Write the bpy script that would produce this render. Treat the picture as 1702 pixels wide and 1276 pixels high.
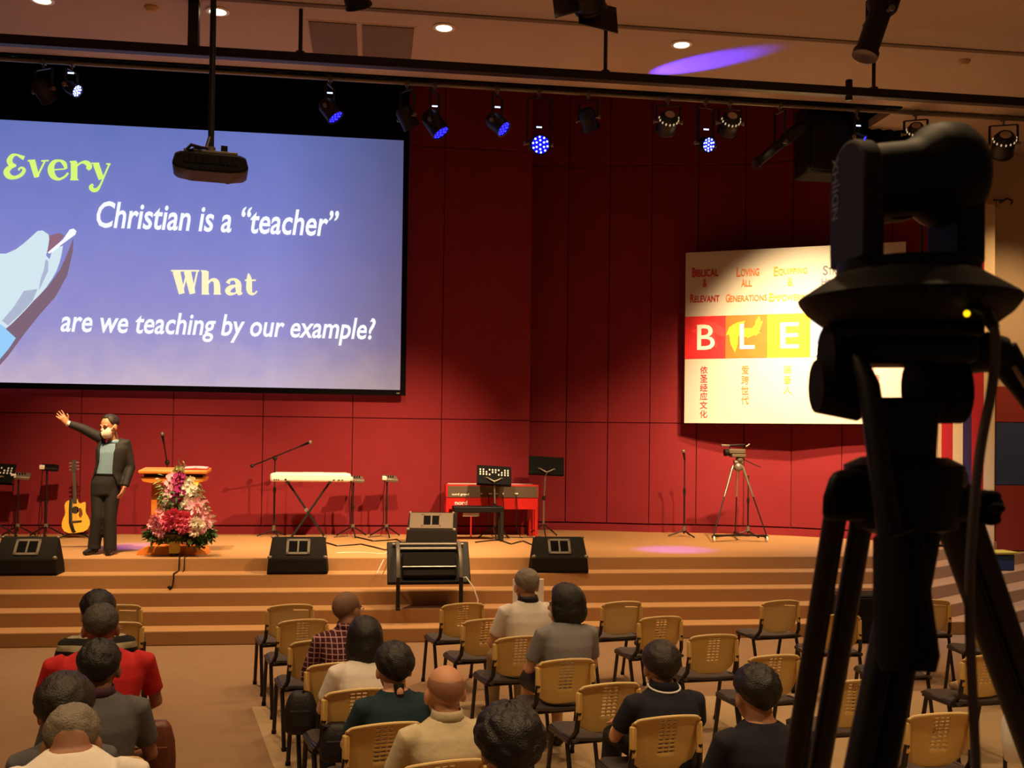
import bpy, math, random
from mathutils import Vector, Matrix
random.seed(7)
V = Vector
sc = bpy.context.scene
COL = sc.collection
for o in list(bpy.data.objects):
    bpy.data.objects.remove(o, do_unlink=True)
R = math.radians
PI = math.pi

# ------------------------------------------------------------------ camera
HC, FPX = 2.25, 1700.0
YAW, PITCH, ROLL = R(7.75), R(1.0), 0.0125
CAM = V((0, 0, HC))
FW = V((math.sin(YAW) * math.cos(PITCH), math.cos(YAW) * math.cos(PITCH), math.sin(PITCH)))
R0 = V((math.cos(YAW), -math.sin(YAW), 0))
U0 = R0.cross(FW)
RT = R0 * math.cos(ROLL) + U0 * math.sin(ROLL)
UP = U0 * math.cos(ROLL) - R0 * math.sin(ROLL)
cam = bpy.data.objects.new('camera', bpy.data.cameras.new('camera'))
COL.objects.link(cam)
cam.matrix_world = Matrix.Translation(CAM) @ Matrix((RT, UP, -FW)).transposed().to_4x4()
cam.data.sensor_width = 36
cam.data.lens = 36 * FPX / 1702
cam.data.shift_y = 67.3 / 1702
cam.data.clip_end = 200
cam.data.clip_start = 0.05
cam.data.dof.use_dof = True
cam.data.dof.focus_distance = 12.0
cam.data.dof.aperture_fstop = 13
sc.camera = cam


def at(px, py, depth=None, z=None, y=None):
    """world point seen at a pixel, at a given real depth, height or wall plane"""
    r = FW + RT * ((px - 851) / FPX) + UP * ((705.3 - py) / FPX)
    if z is not None:
        t = (z - HC) / r.z
    elif y is not None:
        t = y / r.y
    else:
        t = depth
    return CAM + r * t


# ------------------------------------------------------------------ world, light, exposure
vs = sc.view_settings
vs.view_transform = 'Standard'
vs.look = 'None'
vs.exposure = 0.0
vs.gamma = 1.0
vs.use_curve_mapping = False
w = bpy.data.worlds.new('dim_hall')
sc.world = w
w.use_nodes = True
w.node_tree.nodes['Background'].inputs[0].default_value = (1.0, 0.62, 0.36, 1)
w.node_tree.nodes['Background'].inputs[1].default_value = 0.04

WARM = (1.0, 0.66, 0.34)
YWALL, YSTAGE, HST = 16.03, 12.84, 0.80
CEIL, YCEIL = 6.9, 13.05


def spot(name, loc, target, power, ang, blend, color=WARM, size=0.08):
    l = bpy.data.lights.new(name, 'SPOT')
    l.energy = power
    l.color = color
    l.spot_size = R(ang)
    l.spot_blend = blend
    l.shadow_soft_size = size
    o = bpy.data.objects.new(name, l)
    COL.objects.link(o)
    o.location = loc
    o.rotation_euler = (V(target) - V(loc)).to_track_quat('-Z', 'Y').to_euler()
    return o


# warm stage wash from the front lighting bar
spot('stage_wash', (3.4, 10.6, 6.35), (-1.0, 15.8, 0.0), 3900, 48, 1.0)
spot('stage_wash', (-3.0, 10.6, 6.35), (-3.4, 15.8, -0.2), 2500, 50, 1.0)
spot('stage_wash', (0.2, 10.6, 6.35), (0.4, 15.8, -0.2), 1900, 50, 1.0)
spot('stage_wash', (4.5, 10.6, 6.35), (4.0, 16.2, 0.3), 2000, 46, 1.0)
# white-gold spot on the wall banner
BAN_T = at(1345, 600, depth=16.3)
spot('banner_spot', (5.2, 12.0, 6.5), BAN_T - V((0, 0, 0.45)), 3200, 54, 1.0, (1.0, 0.72, 0.36))
spot('banner_spot', (5.0, 12.4, 6.6), BAN_T - V((0, 0, 0.2)), 700, 26, 1.0, (1.0, 0.76, 0.40))
spot('stage_wash', (5.6, 10.6, 6.35), at(1300, 775, depth=16.4), 2700, 56, 1.0)
# front steps and front rows
spot('step_wash', (2.5, 11.2, 6.3), (2.0, 11.5, 0.3), 850, 90, 0.8)
spot('step_wash', (-2.5, 11.2, 6.3), (-2.2, 11.5, 0.3), 850, 90, 0.8)
for x in (-4.0, -0.6, 2.8, 6.0):
    spot('step_top_fill', (x, 12.1, CEIL - 0.08), (x, 12.11, 0), 420, 64, 0.9)  # unseen spots added overhead to brighten the step treads
# house downlights, recessed in the ceiling; rearmost row added to light the chair backs
for (x, y, e) in ((-2.4, 3.0, 520), (1.2, 3.0, 520), (4.6, 3.0, 520), (-1.6, 9.5, 260), (1.2, 9.6, 260), (4.2, 9.8, 260), (-3.2, 6.0, 260), (0.0, 6.0, 230), (3.0, 6.0, 240),
                  (6.0, 6.5, 240), (8.2, 10.0, 330)):
    spot('house_and_fill_light', (x, y, CEIL - 0.08), (x, y + 0.01, 0), e, 100, 0.8)
# blue stage spots
BLUE = (0.06, 0.03, 1.0)
spot('blue_spot', at(940, 236, y=13.25), at(1150, 108, z=CEIL), 2600, 16, 0.6, BLUE, 0.03)
spot('blue_spot', at(895, 245, y=13.0), at(1120, 913, z=HST), 5200, 13, 1.0, (0.12, 0.04, 1.0), 0.03)
spot('blue_spot', at(120, 150, y=13.0), at(235, 907, z=HST), 3200, 12, 1.0, (0.16, 0.05, 1.0), 0.03)
spot('right_wall_fill', (9.4, 12.2, 6.6), (9.9, 15.0, 2.6), 600, 66, 1.0)  # unseen warm lamp, added to lift the dark beige right wall
spot('right_stair_light', (9.6, 11.5, 6.5), (8.2, 12.6, 0.2), 950, 60, 0.9, (0.6, 0.68, 1.0))


# ------------------------------------------------------------------ materials
def lin(c):
    return tuple((x / 255 / 12.92 if x / 255 <= 0.04045 else ((x / 255 + 0.055) / 1.055) ** 2.4) for x in c)


def mat(name, rgb, rough=0.6, metal=0.0, var=0.12, scale=18.0, bump=0.0, bscale=200.0, emit=0.0, spec=0.5):
    m = bpy.data.materials.new(name)
    m.use_nodes = True
    nt = m.node_tree
    b = nt.nodes['Principled BSDF']
    c = lin(rgb)
    b.inputs['Roughness'].default_value = rough
    b.inputs['Metallic'].default_value = metal
    b.inputs['Specular IOR Level'].default_value = spec
    b.inputs['Base Color'].default_value = (*c, 1)
    tc = nt.nodes.new('ShaderNodeTexCoord')
    if var:
        n = nt.nodes.new('ShaderNodeTexNoise')
        n.inputs['Scale'].default_value = scale
        n.inputs['Detail'].default_value = 4
        nt.links.new(tc.outputs['Object'], n.inputs['Vector'])
        mx = nt.nodes.new('ShaderNodeMix')
        mx.data_type = 'RGBA'
        mx.inputs[6].default_value = (*[x * (1 - var) for x in c], 1)
        mx.inputs[7].default_value = (*[min(1, x * (1 + var)) for x in c], 1)
        nt.links.new(n.outputs['Fac'], mx.inputs[0])
        nt.links.new(mx.outputs[2], b.inputs['Base Color'])
    if bump:
        n2 = nt.nodes.new('ShaderNodeTexNoise')
        n2.inputs['Scale'].default_value = bscale
        nt.links.new(tc.outputs['Object'], n2.inputs['Vector'])
        bp = nt.nodes.new('ShaderNodeBump')
        bp.inputs['Strength'].default_value = bump
        bp.inputs['Distance'].default_value = 0.01
        nt.links.new(n2.outputs['Fac'], bp.inputs['Height'])
        nt.links.new(bp.outputs[0], b.inputs['Normal'])
    if emit:
        b.inputs['Emission Color'].default_value = (*c, 1)
        b.inputs['Emission Strength'].default_value = emit
        b.inputs['Base Color'].default_value = (*[x * 0.3 for x in c], 1)
        for l in list(nt.links):
            if l.to_socket == b.inputs['Base Color']:
                nt.links.remove(l)
    return m


M = {}
M['carpet_stage'] = mat('stage_carpet', (178, 136, 92), 0.95, var=0.10, scale=60, bump=0.35, bscale=300, spec=0.1)
M['carpet_floor'] = mat('floor_carpet', (142, 113, 86), 0.95, var=0.10, scale=5, bump=0.3, bscale=300, spec=0.1)
M['carpet_light'] = mat('pale_carpet', (172, 146, 112), 0.95, var=0.06, scale=6, bump=0.3, bscale=300, spec=0.1)
M['red_panel'] = mat('red_fabric_panel', (130, 36, 44), 0.85, var=0.10, scale=3, bump=0.15, bscale=400, spec=0.2)
M['red_gap'] = mat('dark_panel_joint', (96, 22, 24), 0.9, var=0.1)
M['beige_wall'] = mat('beige_plaster', (200, 170, 130), 0.9, var=0.06, scale=4, bump=0.1, bscale=120)
M['ceiling'] = mat('ceiling_plaster', (186, 170, 152), 0.95, var=0.05, scale=2, bump=0.08, bscale=90)
M['ceiling_dark'] = mat('ceiling_hatch_board', (120, 104, 88), 0.95, var=0.06)
M['black_void'] = mat('black_paint', (10, 8, 9), 0.95, var=0.2, spec=0.1)
M['black_steel'] = mat('black_steel', (24, 21, 21), 0.5, 0.2, var=0.15)
M['black_plastic'] = mat('black_plastic', (13, 12, 12), 0.5, var=0.15, bump=0.03, bscale=500, spec=0.25)
M['black_matte'] = mat('black_matte_carpet', (25, 21, 18), 0.9, var=0.2, bump=0.2, bscale=400, spec=0.2)
M['grey_grille'] = mat('grey_grille', (98, 90, 76), 0.7, 0.0, var=0.15, scale=80)
M['chrome'] = mat('brushed_steel', (190, 180, 165), 0.3, 0.9, var=0.1)
M['grey_metal'] = mat('grey_metal', (128, 120, 106), 0.45, 0.5, var=0.1)
M['cream'] = mat('cream_plastic', (222, 184, 108), 0.42, var=0.05, scale=8)
M['cream_pale'] = mat('pale_cream_plastic', (226, 196, 136), 0.42, var=0.08, scale=5)
M['seat'] = mat('dark_seat_fabric', (62, 52, 48), 0.8, var=0.15, bump=0.2, bscale=400)
M['chair_leg'] = mat('brown_black_tube', (34, 26, 24), 0.4, 0.2, var=0.1)
M['orange_wood'] = mat('orange_wood', (226, 132, 50), 0.45, var=0.18, scale=9, bump=0.05)
M['white_plastic'] = mat('white_plastic', (240, 232, 222), 0.4, var=0.03)
M['tray_black'] = mat('black_tray', (8, 7, 7), 0.7, var=0.1, spec=0.12)
M['banner_paper'] = mat('banner_vinyl', (205, 196, 186), 0.6, var=0.05, scale=3)
M['white_paper'] = mat('white_paper', (235, 232, 226), 0.8, var=0.04)
M['guitar_top'] = mat('spruce_top', (240, 186, 62), 0.35, var=0.1, scale=14)
M['guitar_side'] = mat('mahogany_side', (110, 58, 30), 0.4, var=0.2)
M['dark_wood'] = mat('dark_wood', (58, 34, 24), 0.5, var=0.2)
M['piano_red'] = mat('piano_red', (200, 34, 32), 0.35, var=0.05)
M['piano_grey'] = mat('piano_back_panel', (90, 75, 57), 0.6, var=0.06)
M['skin'] = mat('skin', (196, 140, 104), 0.55, var=0.06, scale=12)
M['skin_pale'] = mat('pale_skin', (212, 160, 130), 0.55, var=0.06, scale=12)
M['skin_dark'] = mat('tan_skin', (150, 104, 76), 0.55, var=0.06, scale=12)
M['hair_black'] = mat('black_hair', (16, 12, 11), 0.5, var=0.4, scale=60, bump=0.5, bscale=160)
M['hair_brown'] = mat('dark_brown_hair', (34, 24, 18), 0.5, var=0.4, scale=60, bump=0.5, bscale=160)
M['hair_grey'] = mat('grey_hair', (122, 112, 96), 0.6, var=0.35, scale=50, bump=0.6, bscale=160)
M['hair_salt'] = mat('salt_and_pepper_hair', (64, 57, 52), 0.6, var=0.5, scale=40, bump=0.6, bscale=160)
M['hair_stubble'] = mat('cropped_hair', (124, 92, 70), 0.7, var=0.3, scale=60, bump=0.4, bscale=250)
M['suit'] = mat('black_suit_wool', (27, 23, 21), 0.75, var=0.15, bump=0.15, bscale=500)
M['shoe'] = mat('black_leather', (22, 17, 16), 0.35, var=0.1)
M['shirt_blue'] = mat('pale_blue_cotton', (116, 146, 164), 0.8, var=0.08, bump=0.2, bscale=40)
M['mask'] = mat('white_mask_fabric', (246, 238, 218), 0.8, var=0.03)
M['eye'] = mat('eye_dark', (30, 20, 16), 0.2, var=0)
M['lip'] = mat('lip', (150, 82, 72), 0.5, var=0.05)
M['white_shirt'] = mat('white_cotton', (222, 214, 204), 0.85, var=0.05, bump=0.3, bscale=22)
M['cream_shirt'] = mat('cream_knit', (196, 182, 150), 0.9, var=0.06, bump=0.35, bscale=24)
M['grey_shirt'] = mat('grey_jersey', (128, 126, 130), 0.9, var=0.10, scale=60, bump=0.3, bscale=24)
M['slate_shirt'] = mat('slate_cotton', (86, 84, 88), 0.9, var=0.08, bump=0.3, bscale=24)
M['teal_shirt'] = mat('dark_teal_cotton', (14, 44, 54), 0.9, var=0.1, bump=0.3, bscale=24)
M['navy_shirt'] = mat('navy_cotton', (18, 19, 34), 0.9, var=0.1, bump=0.3, bscale=24)
M['red_shirt'] = mat('red_jersey', (188, 22, 26), 0.85, var=0.08, bump=0.3, bscale=24)
M['trousers_dark'] = mat('dark_trousers', (30, 28, 32), 0.9, var=0.1)
M['trousers_khaki'] = mat('khaki_trousers', (150, 128, 92), 0.9, var=0.1)
M['purple_trim'] = mat('plum_collar', (62, 30, 52), 0.8, var=0.1)
M['leaf'] = mat('leaf_green', (62, 92, 40), 0.5, var=0.35, scale=20)
M['leaf_pale'] = mat('pale_leaf_green', (118, 138, 82), 0.5, var=0.3, scale=20)
M['pink'] = mat('pink_petal', (238, 112, 144), 0.6, var=0.12, scale=30)
M['pale_pink'] = mat('pale_pink_petal', (246, 178, 192), 0.6, var=0.1, scale=30)
M['magenta'] = mat('magenta_petal', (170, 32, 116), 0.6, var=0.15, scale=30)
M['white_petal'] = mat('white_petal', (248, 240, 222), 0.6, var=0.05, scale=30)
M['yellow_petal'] = mat('yellow_petal', (228, 206, 96), 0.6, var=0.1, scale=30)
M['brown_bag'] = mat('brown_leather_bag', (96, 48, 28), 0.45, var=0.15, bump=0.2, bscale=60)
M['black_bag'] = mat('black_nylon_bag', (20, 18, 20), 0.6, var=0.2, bump=0.3, bscale=60)
M['blue_fabric'] = mat('blue_fabric_panel', (48, 60, 92), 0.9, var=0.08)
M['rust_fabric'] = mat('rust_fabric_panel', (142, 44, 30), 0.9, var=0.08)
M['navy_paint'] = mat('navy_paint', (52, 34, 78), 0.8, var=0.08)
M['cream_paint'] = mat('cream_paint', (226, 196, 148), 0.8, var=0.05)
M['red_paint'] = mat('red_paint', (186, 26, 34), 0.8, var=0.05)
M['blue_bin'] = mat('blue_plastic', (44, 62, 104), 0.5, var=0.06)
M['yellow_lid'] = mat('yellow_plastic', (206, 186, 60), 0.5, var=0.06)
M['cable_grey'] = mat('grey_cable', (98, 92, 90), 0.5, var=0.05)
M['ptz_grey'] = mat('charcoal_shell', (40, 38, 42), 0.65, var=0.06, spec=0.25)
M['ptz_black'] = mat('black_shell', (13, 12, 13), 0.6, var=0.06, spec=0.25)
M['print_grey'] = mat('grey_print', (120, 120, 128), 0.6, var=0)
M['print_white'] = mat('white_print', (250, 244, 236), 0.6, var=0)
M['glow_warm'] = mat('lamp_glow', (255, 236, 190), emit=6.0, var=0)
M['glow_dim'] = mat('vent_glow', (255, 226, 170), emit=0.45, var=0)
M['glow_blue'] = mat('blue_lens_glow', (8, 10, 255), emit=1.4, var=0)
M['glow_led'] = mat('blue_led_glow', (170, 190, 255), emit=4.0, var=0)
M['glow_violet'] = mat('violet_led_glow', (60, 60, 255), emit=2.2, var=0)
M['glow_amber'] = mat('amber_led_glow', (255, 208, 20), emit=1.6, var=0)


# ------------------------------------------------------------------ mesh builder
class MB:
    def __init__(s):
        s.v, s.f = [], []

    def add(s, vs_, fs):
        n = len(s.v)
        s.v += [V(p) for p in vs_]
        s.f += [tuple(i + n for i in f) for f in fs]
        return s

    def box(s, c, d, rot=None):
        c = V(c)
        pts = []
        for x in (-.5, .5):
            for y in (-.5, .5):
                for z in (-.5, .5):
                    p = V((x * d[0], y * d[1], z * d[2]))
                    if rot is not None:
                        p = rot @ p
                    pts.append(c + p)
        return s.add(pts, [(0, 1, 3, 2), (4, 6, 7, 5), (0, 4, 5, 1), (2, 3, 7, 6), (0, 2, 6, 4), (1, 5, 7, 3)])

    def bar(s, p0, p1, wd, hd, upv=(0, 0, 1)):
        p0, p1 = V(p0), V(p1)
        d = (p1 - p0)
        L = d.length
        d.normalize()
        u = V(upv)
        if abs(d.dot(u)) > 0.95:
            u = V((0, 1, 0))
        a = d.cross(u).normalized()
        b = a.cross(d).normalized()
        rot = Matrix((a, d, b)).transposed()
        return s.box((p0 + p1) / 2, (wd, L, hd), rot)

    def loft(s, rings, cap=True):
        n = len(rings[0])
        vs_ = [p for r_ in rings for p in r_]
        fs = []
        for i in range(len(rings) - 1):
            for j in range(n):
                k = (j + 1) % n
                fs.append((i * n + j, i * n + k, (i + 1) * n + k, (i + 1) * n + j))
        if cap:
            fs.append(tuple(reversed(range(n))))
            b = (len(rings) - 1) * n
            fs.append(tuple(range(b, b + n)))
        return s.add(vs_, fs)

    def tube(s, pts, r, n=8, sq=1.0, upv=None):
        pts = [V(p) for p in pts]
        if not isinstance(r, (list, tuple)):
            r = [r] * len(pts)
        rings = []
        a = None
        for i, p in enumerate(pts):
            d = (pts[min(i + 1, len(pts) - 1)] - pts[max(i - 1, 0)])
            if d.length < 1e-9:
                d = V((0, 0, 1))
            d.normalize()
            if a is None:
                u = V(upv) if upv else (V((0, 0, 1)) if abs(d.z) < 0.9 else V((0, 1, 0)))
                a = d.cross(u).normalized()
            else:
                a = (a - d * a.dot(d))
                a = a.normalized() if a.length > 1e-6 else d.orthogonal().normalized()
            b = d.cross(a)
            rings.append([p + (a * math.cos(t) + b * math.sin(t) * sq) * r[i] for t in [2 * PI * j / n for j in range(n)]])
        return s.loft(rings)

    def cyl(s, p0, p1, r0, r1=None, n=16):
        return s.tube([p0, p1], [r0, r0 if r1 is None else r1], n)

    def ell(s, c, rad, n=16, m=10, mtx=None):
        c = V(c)
        rings = []
        for i in range(1, m):
            th = PI * i / m
            rings.append([V((rad[0] * math.sin(th) * math.cos(2 * PI * j / n), rad[1] * math.sin(th) * math.sin(2 * PI * j / n), -rad[2] * math.cos(th))) for j in range(n)])
        vs_ = [p for r_ in rings for p in r_] + [V((0, 0, -rad[2])), V((0, 0, rad[2]))]
        fs = []
        for i in range(m - 2):
            for j in range(n):
                k = (j + 1) % n
                fs.append((i * n + j, i * n + k, (i + 1) * n + k, (i + 1) * n + j))
        bt, tp = len(vs_) - 2, len(vs_) - 1
        for j in range(n):
            k = (j + 1) % n
            fs.append((bt, k, j))
            fs.append((tp, (m - 2) * n + j, (m - 2) * n + k))
        vs_ = [c + p for p in vs_]
        if mtx is not None:
            vs_ = [mtx @ p for p in vs_]
        return s.add(vs_, fs)

    def lathe(s, prof, n=24, mtx=None):
        rings = [[V((max(r_, 1e-4) * math.cos(2 * PI * j / n), max(r_, 1e-4) * math.sin(2 * PI * j / n), z)) for j in range(n)] for r_, z in prof]
        if mtx is not None:
            rings = [[mtx @ p for p in rg] for rg in rings]
        return s.loft(rings)

    def prism(s, poly, d, mtx=None):
        mtx = mtx or Matrix()
        n = len(poly)
        vs_ = [mtx @ V((x, y, 0)) for x, y in poly] + [mtx @ V((x, y, d)) for x, y in poly]
        fs = [tuple(reversed(range(n))), tuple(range(n, 2 * n))]
        fs += [(i, (i + 1) % n, n + (i + 1) % n, n + i) for i in range(n)]
        return s.add(vs_, fs)

    def build(s, name, m, parent=None, smooth=True, bevel=0.0, world=False, ang=38, stuff=False):
        me = bpy.data.meshes.new(name)
        off = V((0, 0, 0))
        if world and parent is not None:
            p = parent
            while p is not None:
                off += V(p.location)
                p = p.parent
        me.from_pydata([p - off for p in s.v], [], s.f)
        import bmesh
        bm = bmesh.new()
        bm.from_mesh(me)
        bmesh.ops.recalc_face_normals(bm, faces=bm.faces)
        bm.to_mesh(me)
        bm.free()
        me.materials.append(m if not isinstance(m, str) else M[m])
        if smooth:
            me.polygons.foreach_set('use_smooth', [True] * len(me.polygons))
            me.set_sharp_from_angle(angle=R(ang))
        o = bpy.data.objects.new(name, me)
        COL.objects.link(o)
        if parent is not None:
            o.parent = parent
        if stuff:
            o['kind'] = 'stuff'
        if bevel:
            b = o.modifiers.new('bevel', 'BEVEL')
            b.width = bevel
            b.segments = 2
            b.limit_method = 'ANGLE'
        return o


def thing(name, label, cat, loc=(0, 0, 0), rz=0.0, group=None):
    o = bpy.data.objects.new(name, None)
    o.empty_display_size = 0.1
    COL.objects.link(o)
    o.location = loc
    o.rotation_euler = (0, 0, rz)
    return tag(o, label, cat, group)


def tag(o, label, cat, group=None):
    o['label'] = label
    o['category'] = cat
    if group:
        o['group'] = group
    return o


def struct(o):
    o['kind'] = 'structure'
    return o


def dup(root, loc, rz, label):
    r_ = root.copy()
    COL.objects.link(r_)
    r_.location = loc
    r_.rotation_euler = (0, 0, rz)
    r_['label'] = label
    for ch in list(root.children):
        c = ch.copy()
        COL.objects.link(c)
        c.parent = r_
        for g in list(ch.children):
            d = g.copy()
            COL.objects.link(d)
            d.parent = c
    return r_


def ground(px, py, maxy=15.6, maxd=16.2):
    """where a stand whose foot shows at a pixel stands on the stage, kept clear of the walls"""
    p = at(px, py, z=HST)
    if p.y > maxy:
        p = at(px, py, y=maxy)
    if (p - CAM).dot(FW) > maxd:
        p = at(px, py, depth=maxd)
    p.z = HST
    return p


def rot3(axis, ang):
    return Matrix.Rotation(ang, 3, axis)


def frame(o, xa, za):
    """4x4 with local x along xa, local z (facing) along za, origin o"""
    x = V(xa).normalized()
    z = V(za).normalized()
    y = z.cross(x).normalized()
    x = y.cross(z)
    m = Matrix((x, y, z)).transposed().to_4x4()
    m.translation = V(o)
    return m


def text(name, body, mtx, width, height, m, parent, bold=0.0, shear=0.0, sp=1.0):
    """flat lettering: lower-left at the frame origin, stretched to width x height of its cap line"""
    cu = bpy.data.curves.new(name, 'FONT')
    cu.body = body
    cu.size = 1.0
    cu.shear = shear
    cu.bevel_depth = bold * 0.8
    cu.bevel_resolution = 0
    cu.space_character = sp
    cu.extrude = 0.0
    cu.resolution_u = 3
    cu.materials.append(M[m] if isinstance(m, str) else m)
    o = bpy.data.objects.new(name, cu)
    COL.objects.link(o)
    bpy.context.view_layer.update()
    dx, dy = max(o.dimensions.x, 1e-3), max(o.dimensions.y, 1e-3)
    sx = width / dx
    sy = height / dy if height else sx
    o.parent = parent
    pm = Matrix.Identity(4)
    p = parent
    while p is not None:
        pm = Matrix.LocRotScale(p.location, p.rotation_euler, p.scale) @ pm
        p = p.parent
    bb = [V(c) for c in o.bound_box]
    x0, y0 = min(b[0] for b in bb), min(b[1] for b in bb)
    dg = bpy.context.evaluated_depsgraph_get()
    me = bpy.data.meshes.new_from_object(o.evaluated_get(dg), depsgraph=dg)
    me.name = name
    bpy.data.objects.remove(o, do_unlink=True)
    o = bpy.data.objects.new(name, me)
    COL.objects.link(o)
    o.parent = parent
    o.matrix_local = pm.inverted() @ mtx @ Matrix.Diagonal((sx, sy, 0.03 * sx, 1)) @ Matrix.Translation((-x0, -y0, 0))
    return o


def ribbon(strokes, conv):
    """pen strokes of varying width -> flat polygons; strokes: lists of (x, y, width)"""
    mb = MB()
    for st in strokes:
        # resample smooth
        P = []
        n = len(st)
        for i in range(n - 1):
            p0, p1, p2, p3 = st[max(i - 1, 0)], st[i], st[i + 1], st[min(i + 2, n - 1)]
            k = 6 if n > 2 else 1
            for q in range(k):
                t = q / k
                P.append([0.5 * ((2 * p1[c]) + (-p0[c] + p2[c]) * t + (2 * p0[c] - 5 * p1[c] + 4 * p2[c] - p3[c]) * t * t + (-p0[c] + 3 * p1[c] - 3 * p2[c] + p3[c]) * t ** 3) for c in range(3)])
        P.append(list(st[-1]))
        L, Rr = [], []
        for i, p in enumerate(P):
            a, b = P[max(i - 1, 0)], P[min(i + 1, len(P) - 1)]
            dx, dy = b[0] - a[0], b[1] - a[1]
            l = math.hypot(dx, dy) or 1
            nx, ny = -dy / l * p[2] / 2, dx / l * p[2] / 2
            L.append(conv(p[0] + nx, p[1] + ny))
            Rr.append(conv(p[0] - nx, p[1] - ny))
        vs_ = L + Rr
        k = len(L)
        mb.add(vs_, [(i, i + 1, k + i + 1, k + i) for i in range(k - 1)])
    return mb

# ------------------------------------------------------------------ setting
def box2(name, lo, hi, m, parent=None, bevel=0.0):
    mb = MB()
    c = [(a + b) / 2 for a, b in zip(lo, hi)]
    mb.box(c, [b - a for a, b in zip(lo, hi)])
    return mb.build(name, m, parent, smooth=False, bevel=bevel)


struct(box2('floor', (-14, -3, -0.1), (16, 19, 0), 'carpet_floor'))
P0, P1 = at(418, 1175, z=0), at(455, 1276, z=0)
d_ = (P1 - P0)
mb = MB().prism([(P0.x, P0.y), (P0.x + d_.x * 6, P0.y + d_.y * 6), (15, P0.y + d_.y * 6), (15, P0.y + 0.1)], 0.004)
o = struct(mb.build('trim_1', 'carpet_light', smooth=False))
# raised floor at the back of the hall that carries the filming tripod
struct(box2('trim_2', (-8, -3, 0.0), (10, 1.9, 0.6), 'carpet_floor'))

# stage with five carpeted steps; the right end turns back towards the wall
C0 = at(1480, 924, z=HST)
C0.y = YSTAGE
FD = V((math.cos(R(35)), math.sin(R(35)), 0))
FN = V((FD.y, -FD.x, 0))
TR = 0.33


def edge_pts(k, left=-10.0, length=7.0):
    off = TR * k
    y = YSTAGE - off
    # flank line passes C0 + FN*off along FD ; meet y
    a = C0 + FN * off
    t = (y - a.y) / FD.y
    c = a + FD * t
    e = c + FD * length
    return V((left, y, 0)), c, e


def step_poly(k):
    a, c, e = edge_pts(k)
    return [(a.x, a.y), (c.x, c.y), (e.x, e.y), (e.x, 17.6), (a.x, 17.6)]


stage = struct(MB().prism(step_poly(0), HST).build('floor_stage', 'carpet_stage', smooth=False, bevel=0.012))
for k in range(1, 5):
    a, c, e = edge_pts(k)
    a1, c1, e1 = edge_pts(k - 1)
    poly = [(a.x, a.y), (c.x, c.y), (e.x, e.y), (e1.x, e1.y), (c1.x, c1.y), (a1.x, a1.y)]
    MB().prism(poly, HST - 0.16 * k).build('step', 'carpet_stage', stage, smooth=False, bevel=0.012)

# ceiling and stage loft
XR = at(1500, 185, y=YCEIL).x
ceil = struct(box2('ceiling', (-12, -3, CEIL), (16, YCEIL, CEIL + 0.12), 'ceiling'))
box2('side_slab', (XR, YCEIL, CEIL), (16, 18, CEIL + 0.12), 'ceiling', ceil)
struct(box2('trim_3', (-12, YCEIL, CEIL - 0.02), (XR, YCEIL + 0.06, 8.4), 'black_void'))
struct(box2('ceiling_loft', (-12, YCEIL, 8.4), (XR + 0.1, 18.4, 8.5), 'black_void'))
struct(box2('wall_loft', (XR - 0.02, YCEIL + 0.02, CEIL + 0.12), (XR + 0.08, 18.4, 8.4), 'black_void'))
g0, g1 = at(600, 10, z=CEIL), at(1500, 79, z=CEIL)
gy = (g0.y + g1.y) / 2
struct(box2('trim_4', (-12, gy - 0.04, CEIL - 0.012), (16, gy + 0.04, CEIL), 'ceiling_dark'))
# square access hatch pair in the ceiling
h0, h1 = at(512, 40, z=CEIL), at(690, 60, z=CEIL)
hx = (at(512, 60, z=CEIL).x, at(598, 66, z=CEIL).x, at(690, 72, z=CEIL).x)
hy0, hy1 = at(600, 98, z=CEIL).y, at(600, 38, z=CEIL).y
hy0, hy1 = min(hy0, hy1), max(hy0, hy1)
hatch = struct(box2('trim_5', (hx[0], hy0, CEIL - 0.004), (hx[2], hy1, CEIL), 'ceiling'))
for i in range(2):
    box2('panel', (hx[i] + 0.03, hy0 + 0.03, CEIL - 0.014), (hx[i + 1] - 0.03, hy1 - 0.03, CEIL - 0.003), 'ceiling_dark', hatch)

# back wall of red fabric panels
Z1 = at(400, 873, y=YWALL).z
Z2 = 2.60
Z3 = 6.88
XC = at(880, 700, y=YWALL).x
wall = struct(box2('wall_back', (-11, YWALL + 0.03, 0), (XC, YWALL + 0.35, 8.4), 'red_gap'))
seams = [at(p, 760, y=YWALL).x for p in (-320, -168, -16, 134, 287, 436, 585, 733)] + [XC]
pm_ = {}
for i in range(len(seams) - 1):
    for (a, b) in ((Z1, Z2), (Z2, Z3), (Z3, 8.38)):
        box2('panel', (seams[i] + 0.006, YWALL, a + 0.006), (seams[i + 1] - (0.006 if i < 7 else 0), YWALL + 0.035, b - 0.006), 'red_panel', wall, bevel=0.004)
struct(box2('baseboard_back', (-11, YWALL - 0.02, HST), (XC, YWALL + 0.03, Z1 - 0.015), 'red_panel'))

# recessed right stage wall, bent in facets round the stage
ctrl = [(860, 880), (939, 880.5), (1008, 882), (1078, 884), (1156, 885), (1235, 887), (1314, 890), (1398, 894.5), (1480, 898.5), (1568, 903)]
WP = [at(a, b, z=HST) for a, b in ctrl]


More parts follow.
